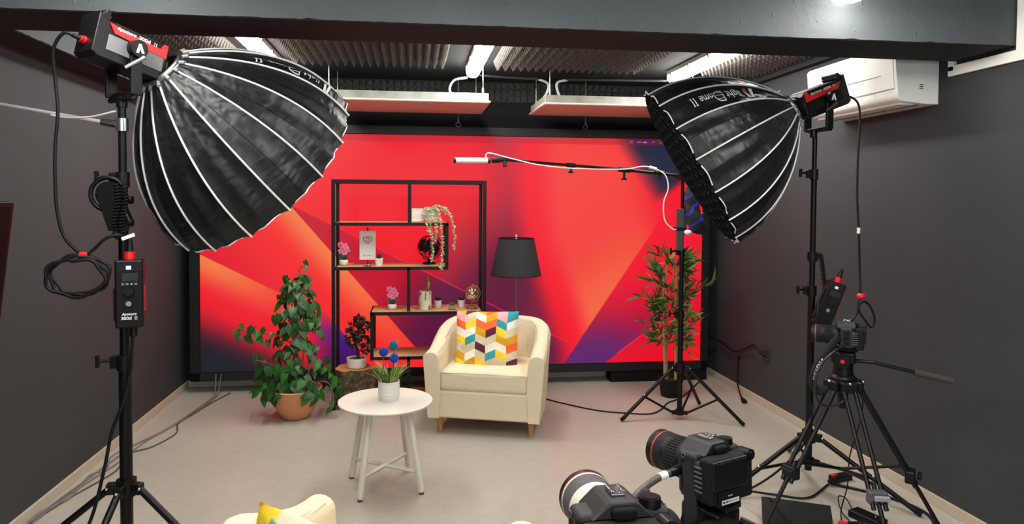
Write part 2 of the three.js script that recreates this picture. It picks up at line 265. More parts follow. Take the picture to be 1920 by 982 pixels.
// white conduits from the lights to the panels
function conduit(run, hose, label) { const t = thing('conduit', label, 'conduit', [0, 0, 0], 0, 'cable conduits under the ceiling'); if (run) mesh('ceiling_run', tube(run, 0.009, 40), std(0x38383b, 0.5), t); mesh('white_hose', tube(hose, 0.0095, 50), M.cableWhite, t); }
conduit(null, [[0.40, 2.41, -5.03], [0.31, 2.40, -5.10], [0.28, 2.33, -5.14], [0.34, 2.268, -5.16]], 'white hose from the middle tube light down to the panel above the bookcase');
conduit([[0.50, 2.435, -5.06], [0.75, 2.435, -5.12], [0.97, 2.435, -5.14]], [[0.95, 2.435, -5.14], [1.03, 2.40, -5.15], [1.02, 2.33, -5.16], [0.975, 2.268, -5.17]], 'hose from the middle tube light to the panel beside the softbox');
conduit([[1.93, 2.43, -5.05], [1.6, 2.435, -5.1], [1.16, 2.435, -5.14]], [[1.18, 2.435, -5.14], [1.10, 2.41, -5.15], [1.11, 2.34, -5.16], [1.15, 2.268, -5.17]], 'hose from the right tube light down to the panel beside the softbox');

// ---------- the LED wall ----------
{
  const X0 = -1.624, X1 = 2.431, Y0 = 0.166, Y1 = 2.029, Z = -5.5;
  const C3 = (a, b, t) => [lerp(a[0], b[0], t), lerp(a[1], b[1], t), lerp(a[2], b[2], t)];
  const side = (x, y, x0, y0, x1, y1) => ((x - x0) * (y1 - y0) - (y - y0) * (x1 - x0)) / Math.hypot(x1 - x0, y1 - y0);   // > 0 on the left hand when going from 0 to 1
  const W = 1400, H = 643, NAVY = [24, 30, 62], INK = [18, 22, 36], RED = [255, 0, 40], CORAL = [255, 60, 54], ORANGE = [255, 128, 70], CRIM = [200, 4, 48], MAROON = [96, 14, 58], PURP = [98, 28, 112], VIO = [88, 12, 168];
  const tex = dataTex(W, H, (u, vv) => {
    const v = 1 - vv, x = u * 936, y = v * 444;          // panel units, origin top left
    let c = C3([255, 44, 48], [250, 0, 34], sstep(120, 330, x));
    c = C3(c, [205, 14, 52], sstep(480, 560, x) * 0.85);
    // deep plum in the middle
    c = C3(c, MAROON, sstep(380, 540, x + (y - 200) * 0.35) * sstep(60, 300, y) * sstep(690, 570, x + (y - 300) * 0.1) * 0.95);
    c = C3(c, [110, 12, 62], sstep(270, 400, x) * sstep(290, 440, y) * sstep(680, 600, x));
    // long blade across the shelf
    const s1 = side(x, y, 235, 175, 560, 345);
    if (s1 < 0) c = C3([208, 2, 44], [96, 8, 60], sstep(300, 450, x + (y - 300) * 0.6));
    c = C3(c, [255, 36, 92], 0.6 * sstep(3, 0, Math.abs(s1)) * sstep(220, 320, x));
    // orange blade from the left
    const s2 = side(x, y, 165, 145, 400, 428);
    if (s2 < 0) c = C3(C3(ORANGE, [255, 40, 44], sstep(0, -62, s2)), [225, 6, 48], sstep(-60, -210, s2) * 0.8);
    if (s2 < 0) c = C3(c, [255, 22, 40], sstep(240, 420, x) * 0.85);
    const s3 = side(x, y, 0, 226, 330, 400);
    if (s3 < 0) { c = C3(C3(ORANGE, [255, 40, 44], sstep(20, 210, x)), [250, 20, 44], sstep(-4, -70, s3)); c = C3(c, [120, 12, 40], sstep(-70, -140, s3)); c = C3(c, INK, sstep(-105, -165, s3 - x * 0.06)); }
    const s4 = side(x, y, 215, 330, 300, 444);
    if (s4 < 0) c = C3(c, C3(VIO, [60, 8, 86], sstep(350, 444, y)), sstep(170, 250, x) * sstep(12, -30, s3));
    // coral column on the right
    const l = 600 + y * 0.05 + 70 * sstep(150, 444, y), edge = side(x, y, 872, 130, 664, 444);
    let k = sstep(l - 12, l + 50, x) * sstep(862, 740, x - sstep(0, 160, y) * 90);
    if (edge < 0) k = sstep(l - 12, l + 50, x) * sstep(905, 800, x + (200 - y) * 0.25);
    if (edge > -30) k *= sstep(2, -2, edge - 0) * 1.0 + (edge > 0 ? 0.15 * sstep(60, 0, edge) : 0);
    const coral = C3(CORAL, [255, 104, 66], sstep(-130, 0, edge) * sstep(110, 330, y));
    c = C3(c, RED, sstep(l - 60, l - 5, x));
    c = C3(c, coral, k);
    if (edge > 0) { c = C3([255, 6, 44], [190, 4, 60], sstep(250, 400, y)); c = C3(c, PURP, sstep(330, 430, y) * sstep(880, 740, x)); }
    const s5 = side(x, y, 766, 428, 940, 300);
    if (s5 < 0) c = C3([236, 0, 46], [255, 0, 26], sstep(0, -120, s5));
    c = C3(c, [255, 90, 110], 0.5 * sstep(3, 0, Math.abs(s5)) * sstep(760, 772, x));
    // navy facet, top right
    const n1 = side(x, y, 785, 10, 850, 112), n2 = side(x, y, 850, 112, 936, 45);
    c = C3(c, NAVY, sstep(-26, 22, n1) * sstep(-14, 8, n2));
    if (y < 13) c = C3(c, [170, 20, 56], 0.42);
    return [c[0] / 255, c[1] / 255, c[2] / 255];
  }, true);
  const t = thing('video_wall', 'wide glowing wall screen with red, coral and navy abstract picture', 'screen', [(X0 + X1) / 2, 0, Z]);
  const w = (X1 - X0) / 2, glow = new THREE.MeshStandardMaterial({ color: 0x050506, roughness: 0.55, emissive: 0xffffff, emissiveMap: tex, emissiveIntensity: 0.88 });
  mesh('cabinet', [bx(-w - 0.075, w + 0.06, Y0 - 0.07, Y1 + 0.068, -0.14, -0.006), bx(-w - 0.075, w + 0.06, Y1 + 0.004, Y1 + 0.068, -0.006, 0.012), bx(-w - 0.075, -w - 0.004, Y0 - 0.07, Y1 + 0.068, -0.006, 0.012), bx(w + 0.004, w + 0.06, Y0 - 0.07, Y1 + 0.068, -0.006, 0.012), bx(-w - 0.075, w + 0.06, Y0 - 0.07, Y0 - 0.004, -0.006, 0.012)], std(0x0d0d0f, 0.5), t);
  const disp = mesh('display', new THREE.PlaneGeometry(2 * w, Y1 - Y0).translate(0, (Y0 + Y1) / 2, 0), glow, t);
  mesh('plinth', bx(1.25, w + 0.06, 0.0, Y0 - 0.072, -0.14, 0.0), M.blackMatte, t);
  // status icons in the bar along the top edge
  const icons = canvasTex(512, 48, (c) => {
    c.clearRect(0, 0, 512, 48); c.strokeStyle = c.fillStyle = '#ff5f9a'; c.lineWidth = 4; c.strokeRect(10, 10, 46, 28); c.fillRect(10, 10, 46, 8);
    c.font = 'bold 30px sans-serif'; c.fillText('100%', 110, 35); c.fillStyle = '#e060d8'; c.beginPath(); c.roundRect(206, 12, 60, 24, 6); c.fill();
    for (const r of [10, 20, 30]) { c.beginPath(); c.arc(366, 38, r, -2.3, -0.84); c.stroke(); }
    c.beginPath(); c.arc(470, 20, 11, 0, 7); c.stroke(); c.beginPath(); c.moveTo(478, 28); c.lineTo(490, 42); c.stroke();
  });
  const im = new THREE.MeshStandardMaterial({ color: 0x000000, map: icons, emissive: 0xffffff, emissiveMap: icons, emissiveIntensity: 0.8, transparent: true, alphaTest: 0.4 });
  mesh('status_icons', new THREE.PlaneGeometry(0.29, 0.027).translate(1.53, Y1 - 0.028, 0.0015), im, disp);
}

// ---------- air conditioner ----------
{
  const t = thing('air_conditioner', 'white split air conditioner on the dark wall behind the gridded softbox lamp', 'air conditioner', [WR, 2.0, -3.49]), L = 0.37;
  const s = new THREE.Shape(); s.moveTo(0, 0.0); s.lineTo(-0.06, 0.0); s.lineTo(-0.19, 0.012); s.quadraticCurveTo(-0.212, 0.02, -0.216, 0.045); s.lineTo(-0.235, 0.27); s.quadraticCurveTo(-0.235, 0.292, -0.2, 0.295); s.lineTo(0, 0.295); s.closePath();
  mesh('body', new THREE.ExtrudeGeometry(s, { depth: 2 * L, bevelEnabled: true, bevelThickness: 0.006, bevelSize: 0.004, bevelSegments: 2 }).translate(-0.003, 0, -L), M.whiteGloss, t);
  const fp = (y0, y1, z0, z1, o) => { const at = (y) => -0.2205 - (y - 0.045) * (0.019 / 0.225) - o; return grid(1, 1, (a, b) => [at(lerp(y0, y1, b)), lerp(y0, y1, b), lerp(z0, z1, a)]); };
  mesh('front_panel', fp(0.075, 0.272, -L + 0.01, L - 0.012, 0.004), M.whiteGloss, t);
  mesh('air_slot', fp(0.146, 0.150, -L + 0.05, L - 0.1, 0.0052), M.grey, t);
  mesh('panel_gap', fp(0.069, 0.073, -L + 0.02, L - 0.01, 0.0052), M.greyLight, t);
  mesh('panel_gap', fp(0.045, 0.070, L - 0.156, L - 0.153, 0.0052), M.greyLight, t);
  mesh('louver', bx(-0.185, -0.10, -0.004, 0.008, -L + 0.03, L - 0.03), M.whitePlastic, t);
  mesh('outlet_slot', bx(-0.10, -0.085, -0.006, 0.002, -L + 0.03, L - 0.03), std(0x5b3a35, 0.7), t);
  const mk = canvasTex(256, 64, (c) => { c.clearRect(0, 0, 256, 64); c.fillStyle = '#9a9a98'; for (const [x, y] of [[34, 14], [20, 38], [48, 38]]) { c.beginPath(); c.moveTo(x, y - 12); c.lineTo(x + 10, y); c.lineTo(x, y + 12); c.lineTo(x - 10, y); c.fill(); } c.fillStyle = '#b0aeaa'; for (let k = 0; k < 9; k++) c.fillRect(72 + k * 19, 24 + (k % 2) * 2, 13, 14); });
  mesh('maker_mark', fp(0.05, 0.062, L - 0.03, L - 0.085, 0.006), printMat(mk), t);
  for (let k = 0; k < 3; k++) mesh('side_vent', bx(-0.105, -0.085, 0.07 + k * 0.009, 0.074 + k * 0.009, L + 0.004, L + 0.0075), M.grey, t);
}
// wall socket with plug and lead
{
  const t = thing('wall_socket', 'dark wall socket low on the right wall with a plug in it', 'socket', [WR, 0.39, -4.71]);
  mesh('plate', rb(-0.012, 0, -0.045, 0.045, -0.045, 0.045, 0.004), std(0x2a2a2c, 0.4), t);
  const c = mesh('plug_lead', tube([[WR - 0.03, 0.40, -4.72], [WR - 0.06, 0.43, -4.76], [WR - 0.03, 0.43, -4.86], [WR - 0.02, 0.36, -5.02], [WR - 0.02, 0.31, -5.2], [WR - 0.02, 0.34, -5.42], [WR - 0.05, 0.36, -5.58]], 0.007, 60), M.cable); tag(c, 'black lead drooping from the wall socket to behind the screen', 'cable');
  mesh('plug', rod([WR - 0.012, 0.385, -4.712], [WR - 0.045, 0.41, -4.73], 0.02, 0.012), M.cable, c);
  const d = mesh('loose_lead', tube([[WR - 0.012, 0.29, -5.12], [WR - 0.012, 0.2, -5.13], [WR - 0.02, 0.10, -5.12], [2.53, 0.05, -5.0], [2.49, 0.012, -4.86]], 0.006, 40), M.cable); tag(d, 'black lead hanging down the right wall ending in a plug on the floor', 'cable');
  mesh('plug', rod([2.49, 0.016, -4.86], [2.475, 0.014, -4.80], 0.014, 0.02), M.cable, d);
}
// monitor on the left wall, tilted down
{
  const t = thing('wall_monitor', 'black flat monitor tilted forward on the left wall', 'monitor', [-1.497, 1.2, -2.28], 0); t.rotation.z = -0.125;
  mesh('case', rb(-0.03, 0, -0.3, 0.292, -0.45, 0.45, 0.004), M.blackPlastic, t);
  mesh('panel', bx(0, 0.002, -0.275, 0.275, -0.43, 0.43), blk(0x060607, 0.5, 0, { specularIntensity: 0.25 }), t);
  mesh('wall_arm', bar([-0.03, 0, 0], [-0.24, -0.02, 0], 0.06, 0.09), M.blackMetal, t);
}

// ---------- studio lights ----------
const MARK_A = (c, x, y, s) => {                         // the light maker's split letter A
  c.beginPath(); c.moveTo(x - s * 0.5, y + s * 0.5); c.lineTo(x - s * 0.12, y - s * 0.5); c.lineTo(x + s * 0.12, y - s * 0.5); c.lineTo(x - s * 0.16, y + s * 0.5); c.fill();
};
function softbox(name, label, Cc, n, phase, R, depth, printPanel, printFlip, gridded) {
  const t = thing(name, label, 'softbox', Cc); aim(t, V(...n));      // local +z looks out of the open front, the rim lies in z = 0
  const N = 16, r0 = 0.085;
  const prof = (s) => { const q = Math.min(1, s); return [r0 + (R - r0) * (1 - Math.pow(1 - q, 2.15)) * (0.985 + 0.015 * q), -depth + depth * (0.06 * Math.sqrt(q) + 0.94 * Math.pow(q, 1.12))]; };
  const at = (a, s, k = 1) => { const [r, z] = prof(s); return [Math.cos(a) * r * k, Math.sin(a) * r * k, z]; };
  const sheet = (i, off) => (u, s) => {
    const a0 = phase + i * 2 * Math.PI / N, a1 = a0 + 2 * Math.PI / N, P = at(a0, s), Q = at(a1, s), chord = [lerp(P[0], Q[0], u), lerp(P[1], Q[1], u), lerp(P[2], Q[2], u)];
    const w = 4 * u * (1 - u), [r] = prof(s), fold = Math.max(0, 1 - Math.abs(u - 0.55) * 4);
    const wr = 0.006 * perlin.noise(i * 7.3 + u * 5, s * 16, 0.5) * Math.sqrt(w) + 0.004 * perlin.noise(i * 3.1 + u * 14, s * 5, 2.5) * Math.sqrt(w) - 0.010 * w * Math.sin(Math.PI * Math.min(1, s)) + 0.02 * fold * sstep(0.25, 0.7, s);
    const k = 1 + (wr + off) / Math.max(0.1, r), back = 0.014 * w * sstep(0.75, 1, s);
    return [chord[0] * k, chord[1] * k, chord[2] - back];
  };
  for (let i = 0; i < N; i++) {
    const p = mesh('fabric_panel', grid(8, 26, sheet(i, 0)), M.nylon, t);
    const seam = []; for (let k = 0; k <= 14; k++) seam.push(sheet(i, 0.0012)(0.55, 0.25 + 0.75 * k / 14)); mesh('seam', tube(seam, 0.0012, 28, 4), M.blackMatte, p);
    const rib = []; for (let k = 0; k <= 20; k++) rib.push(at(phase + i * 2 * Math.PI / N, k / 20 * 1.0, 1.006)); mesh('rib_piping', tube(rib, 0.0042, 44, 6), M.piping, t);
    if (i === printPanel) {
      const tx = canvasTex(1024, 200, (c) => {
        c.clearRect(0, 0, 1024, 200); c.strokeStyle = c.fillStyle = '#d9d9d6';
        MARK_A(c, 95, 100, 150); c.fillStyle = '#d23a2a'; c.beginPath(); c.moveTo(118, 100); c.lineTo(170, 172); c.lineTo(118, 172); c.fill(); c.fillStyle = '#d9d9d6'; c.beginPath(); c.moveTo(112, 24); c.lineTo(150, 24); c.lineTo(176, 150); c.lineTo(140, 96); c.fill();
        c.font = '110px sans-serif'; c.fillText('light', 220, 140); c.lineWidth = 9; c.beginPath(); c.moveTo(480, 40); c.lineTo(480, 160); c.moveTo(470, 50); c.bezierCurveTo(640, 20, 640, 180, 470, 150); c.stroke(); c.lineWidth = 4; for (const k of [70, 100, 130]) { c.beginPath(); c.moveTo(482, k); c.lineTo(580, k); c.stroke(); }
        c.font = '96px sans-serif'; c.fillText('ome', 610, 140); c.font = '110px serif'; c.fillText('II', 850, 142);
      });
      const f = sheet(i, 0.003), [a, b, c0, c1] = printFlip ? [0.28, 0.85, 0.90, 0.12] : [0.85, 0.28, 0.12, 0.90];
      mesh('lettering', grid(8, 30, (u, v) => f(lerp(c0, c1, v), lerp(a, b, u))), printMat(tx), p);
    }
  }
  const ring = mesh('speed_ring', new THREE.TorusGeometry(r0, 0.014, 10, 40).translate(0, 0, -depth + 0.004), M.steel, t);
  for (let i = 0; i < N; i++) { const a = phase + i * 2 * Math.PI / N; mesh('rod_socket', rod([Math.cos(a) * r0, Math.sin(a) * r0, -depth], [Math.cos(a) * (r0 + 0.03), Math.sin(a) * (r0 + 0.03), -depth + 0.012], 0.007), M.greyLight, ring); }
  // lining, front cloth and the rim piping
  mesh('lining', grid(96, 14, (u, s) => at(phase + u * 2 * Math.PI, s * 0.93, 0.94)), M.silver, t);
  mesh('front_cloth', new THREE.CircleGeometry(R * 0.955, 48).translate(0, 0, -0.045), gridded ? M.gridCloth : M.diffusion, t);
  for (let i = 0; i < N; i++) { const pts = []; for (let k = 2; k <= 8; k++) { const q = sheet(i, 0)(k / 10, 1); pts.push([q[0], q[1], q[2] + 0.002]); } mesh('rim_piping', tube(pts, 0.003, 12, 5), M.piping, t); }
  if (gridded) {                                         // honeycomb cloth: crossed strips between the rods
    const st = [], S = 0.048, D = 0.05;
    for (let k = -9; k <= 9; k++) { const q = k * S, h = Math.sqrt(Math.max(0, R * R * 0.92 - q * q)); if (h < 0.05) continue;
      for (const tr of [0, 1]) { const g = grid(40, 1, (u, v) => { const l = lerp(-h, h, u), wv = 0.010 * Math.sin(l / S * Math.PI + (k & 1 ? Math.PI : 0)), rad = Math.hypot(l, q) / R, z = -0.05 + (v - 0.0) * D + 0.035 * (1 - rad * rad); return tr ? [q + wv, l, z] : [l, q + wv, z]; }); st.push(g); } }
    const m = mesh('honeycomb_grid', st, M.gridCloth, t);
  }
  return t;
}
const SBL = { C: [-0.647, 1.647, -3.027], n: [0.517, -0.63, -0.579], phase: 4.866, A: V(-0.931, 1.993, -2.709) };
const SBR = { C: [1.447, 1.681, -3.459], n: [-0.821, -0.514, -0.249], phase: 1.225, A: V(1.93, 1.984, -3.312) };
softbox('dome_softbox', 'big black dome softbox with white piping beside the left wall', SBL.C, SBL.n, SBL.phase, 0.452, 0.549, 9, false, false);
softbox('dome_softbox', 'black dome softbox with a honeycomb grid, lettering and red mark, below the air conditioner', SBR.C, SBR.n, SBR.phase, 0.452, 0.589, 14, true, true);

function lampHead(name, label, A, E, base, flipSide) {   // A: mount, E: middle of the rear end, base: top of the stand
  const t = thing(name, label, 'studio light', base), rel = (v) => v.clone().sub(V(...base));
  const dir = A.clone().sub(E), L = dir.length(), W = 0.118, H = 0.125, w = W / 2, h = H / 2;
  const prof = new THREE.Shape(); prof.moveTo(-L * 0.5, -h + 0.01); prof.lineTo(-L * 0.44, -h); prof.lineTo(L * 0.36, -h); prof.lineTo(L * 0.42, -h + 0.015); prof.lineTo(L * 0.42, h - 0.015); prof.lineTo(L * 0.36, h); prof.lineTo(-L * 0.40, h); prof.lineTo(-L * 0.5, h + 0.018); prof.closePath();
  const body = mesh('lamp_body', new THREE.ExtrudeGeometry(prof, { depth: W - 0.012, bevelEnabled: true, bevelThickness: 0.006, bevelSize: 0.005, bevelSegments: 2 }).translate(0, 0, -w + 0.006).rotateY(-Math.PI / 2), M.blackPlastic, t);
  aim(body, dir); body.position.copy(rel(A.clone().add(E).multiplyScalar(0.5)));
  mesh('front_barrel', [rod([0, 0, L * 0.40], [0, 0, L * 0.52], h * 0.92, h * 0.86, 28), new THREE.TorusGeometry(h * 0.9, 0.006, 8, 28).translate(0, 0, L * 0.45)], M.blackMetal, body);
  for (const s of [-1, 1]) {
    mesh('side_plate', rb(Math.min(s * (w + 0.001), s * (w + 0.003)), Math.max(s * (w + 0.001), s * (w + 0.003)), -h + 0.028, h - 0.042, -L * 0.36, L * 0.38, 0.001, 1), flipSide < 0 ? std(0x6e6d70, 0.5) : M.blackMatte, body);
    const st = new THREE.Shape(); st.moveTo(-L * 0.38, h - 0.004); st.lineTo(-L * 0.30, h - 0.034); st.lineTo(L * 0.40, h - 0.046); st.lineTo(L * 0.40, h + 0.004); st.lineTo(L * 0.34, h + 0.004); st.lineTo(L * 0.30, h - 0.018); st.lineTo(-L * 0.30, h - 0.006); st.closePath();
    mesh('red_stripe', new THREE.ExtrudeGeometry(st, { depth: 0.004, bevelEnabled: false }).rotateY(-Math.PI / 2).translate(s * (w + 0.004) + 0.002, 0, 0), M.red, body);
    const nm = canvasTex(512, 96, (c) => { c.clearRect(0, 0, 512, 96); c.fillStyle = '#e8e8e6'; c.font = 'italic bold 52px sans-serif'; c.fillText('Aputure', 16, 66); c.font = 'bold 60px sans-serif'; c.fillText('300d', 250, 68); c.font = '60px serif'; c.fillText('II', 420, 68); });
    const g = new THREE.PlaneGeometry(L * 0.62, 0.026); if (s < 0) g.rotateY(-Math.PI / 2); else g.rotateY(Math.PI / 2);
    mesh('lettering', g.translate(s * (w + 0.0066), h - 0.012, 0.0), printMat(nm), body);
  }
  mesh('top_plate', rb(-w + 0.01, w - 0.01, h + 0.002, h + 0.008, -L * 0.3, L * 0.36, 0.002), M.grey, body);
  mesh('rear_handle', [bar([-w + 0.012, h, -L * 0.44], [-w + 0.012, h + 0.026, -L * 0.40], 0.016, 0.03), bar([w - 0.012, h, -L * 0.44], [w - 0.012, h + 0.026, -L * 0.40], 0.016, 0.03), bar([-w + 0.004, h + 0.026, -L * 0.40], [w - 0.004, h + 0.026, -L * 0.40], 0.03, 0.022, 0.006)], M.blackPlastic, body);
  mesh('power_socket', rod([0, -0.015, -L * 0.5 + 0.004], [0, -0.015, -L * 0.5 - 0.012], 0.014), M.red, body); mesh('power_plug', rod([0, -0.015, -L * 0.5 - 0.010], [0, -0.015, -L * 0.5 - 0.045], 0.010, 0.007), M.blackPlastic, body); mesh('plug_ring', rod([0, -0.015, -L * 0.5 - 0.016], [0, -0.015, -L * 0.5 - 0.021], 0.0115), M.red, body);
  // yoke
  const ctr = rel(A.clone().multiplyScalar(0.46).add(E.clone().multiplyScalar(0.54))), q = new THREE.Vector3(1, 0, 0).applyQuaternion(body.quaternion); q.y = 0; q.normalize();
  const side = (s) => ctr.clone().addScaledVector(q, s * (w + 0.02)), low = 0.022;
  const arm = (s) => { const p = side(s), f = V(p.x, low, p.z); return bar([f.x, f.y, f.z], [p.x, p.y + 0.012, p.z], 0.013, 0.042, 0.004, Math.atan2(-q.z, q.x)); };
  const a = side(-1), b = side(1);
  const yoke = mesh('yoke', [arm(-1), arm(1), bar([a.x, low, a.z], [b.x, low, b.z], 0.042, 0.016, 0.005, Math.PI / 2 * 0)], M.blackPlastic, t);
  for (const s of [-1, 1]) {
    const p = side(s), o = p.clone().addScaledVector(q, s * 0.014), o2 = p.clone().addScaledVector(q, s * 0.028);
    mesh('pivot_knob', rod(p, o2, 0.032, 0.030, 28), s === flipSide ? M.blackPlastic : M.blackPlastic, t);
    const am = canvasTex(96, 96, (c) => { c.clearRect(0, 0, 96, 96); c.fillStyle = '#dfe0e6'; c.beginPath(); c.moveTo(20, 78); c.lineTo(40, 18); c.lineTo(56, 18); c.lineTo(76, 78); c.lineTo(58, 78); c.lineTo(48, 52); c.lineTo(38, 78); c.fill(); });
    const pl = mesh('maker_mark', new THREE.CircleGeometry(0.026, 24), printMat(am, 0.3), t); aim(pl, q.clone().multiplyScalar(s)); pl.position.copy(p.clone().addScaledVector(q, s * 0.0292));
  }
  const lv = side(flipSide).addScaledVector(q, flipSide * 0.036);
  mesh('lock_lever', rod([lv.x + 0.012, lv.y - 0.03, lv.z], [lv.x - 0.05, lv.y - 0.07, lv.z + 0.01], 0.007), M.chrome, t);
  mesh('spigot', rod([0, -0.015, 0], [0, low, 0], 0.018, 0.018, 16), M.blackMetal, t);
  return t;
}
lampHead('studio_light', 'black and red studio lamp behind the big softbox at the left wall', SBL.A, V(-1.10, 2.055, -2.50), [-1.03, 1.845, -2.60], -1);
lampHead('studio_light', 'black and red studio lamp behind the gridded softbox, in front of the air conditioner', SBR.A.clone().add(V(0.02, 0.0, 0)), V(2.222, 2.085, -3.35), [2.082, 1.86, -3.35], 1);

// ---------- light stands ----------
function knobArm(p, dir, s = 1) {                        // T-handle screw on a clamp
  const d = V(...dir).normalize(), a = V(...p), b = a.clone().addScaledVector(d, 0.05 * s), side = V(-d.z, 0, d.x);
  return [rod(a, b, 0.006 * s), bar(b.clone().addScaledVector(UPY, -0.022 * s), b.clone().addScaledVector(UPY, 0.022 * s), 0.012 * s, 0.014 * s)];
}
function lightStand(name, label, x, z, top, hubs, feetAngles, R, sec) {   // sec: [[y0, y1, radius], ...]
  const t = thing(name, label, 'light stand', [x, 0, z]);
  for (const [y0, y1, r] of sec) mesh('pole', rod([0, y0, 0], [0, y1, 0], r, r, 20), M.blackMetal, t);
  const [hu, hl] = hubs;
  mesh('upper_hub', [rod([0, hu - 0.03, 0], [0, hu + 0.03, 0], 0.034, 0.034, 20), ...feetAngles.map((a) => rbx(0.05, 0.04, 0.03, 0.004).translate(0.04, 0, 0).rotateY(-a).translate(0, hu, 0))], M.blackPlastic, t);
  mesh('lower_hub', [rod([0, hl - 0.015, 0], [0, hl + 0.015, 0], 0.03, 0.03, 20), ...feetAngles.map((a) => rbx(0.04, 0.025, 0.025, 0.004).translate(0.035, 0, 0).rotateY(-a).translate(0, hl, 0))], M.blackPlastic, t);
  for (const a of feetAngles) {
    const c = Math.cos(a), s = Math.sin(a), top3 = [c * 0.055, hu, s * 0.055], foot = [c * R, 0.012, s * R], f = 0.55, mid = [lerp(top3[0], foot[0], f), lerp(hu, 0.012, f), lerp(top3[2], foot[2], f)];
    const l = mesh('leg', rod(top3, foot, 0.0125, 0.0125, 12), M.blackMetal, t);
    mesh('rubber_foot', rod([c * (R - 0.025), 0.012 + 0.025 * hu / R, s * (R - 0.025)], [c * (R + 0.004), 0.013, s * (R + 0.004)], 0.0135, 0.012), M.rubber, l);
    mesh('strut', rod([c * 0.05, hl, s * 0.05], mid, 0.008, 0.008, 10), M.blackMetal, t);
    mesh('bolt', new THREE.SphereGeometry(0.007, 10, 8).translate(mid[0], mid[1] + 0.011, mid[2]), M.chrome, t);
    mesh('bolt', new THREE.SphereGeometry(0.006, 10, 8).translate(c * 0.06, hu + 0.004, s * 0.06 + 0.015), M.chrome, t);
  }
  for (let k = 1; k < sec.length; k++) { const y = sec[k][0], r = sec[k - 1][2] + 0.006; const cl = mesh('clamp', [rod([0, y - 0.035, 0], [0, y + 0.02, 0], r, r, 20), rbx(0.03, 0.045, 0.03, 0.004).translate(-r - 0.005, -0.005 + y, 0)], M.blackPlastic, t); mesh('clamp_knob', knobArm([-r - 0.012, y, 0.004], [-1, 0, 0.15], 1), M.blackPlastic, cl); }
  return t;
}
const D = (a) => a * R2D;
lightStand('light_stand', 'black tripod stand carrying the big dome softbox beside the left wall', -1.03, -2.60, 1.84, [0.455, 0.15], [D(172), D(20), D(96)], 0.62, [[0.1, 0.92, 0.0215], [0.92, 1.58, 0.0165], [1.58, 1.83, 0.0135]]);
lightStand('light_stand', 'black tripod stand carrying the gridded softbox in front of the right wall', 2.09, -3.35, 1.86, [0.27, 0.14], [D(50), D(170), D(-70)], 0.52, [[0.09, 1.05, 0.018], [1.05, 1.66, 0.0145], [1.66, 1.85, 0.012]]);
lightStand('light_stand', 'black tripod stand of the boom arm in front of the bamboo plant', 1.845, -4.50, 1.70, [0.36, 0.05], [D(178), D(28), D(-48)], 0.42, [[0.03, 0.74, 0.0175], [0.74, 1.17, 0.0145], [1.17, 1.685, 0.012]]);

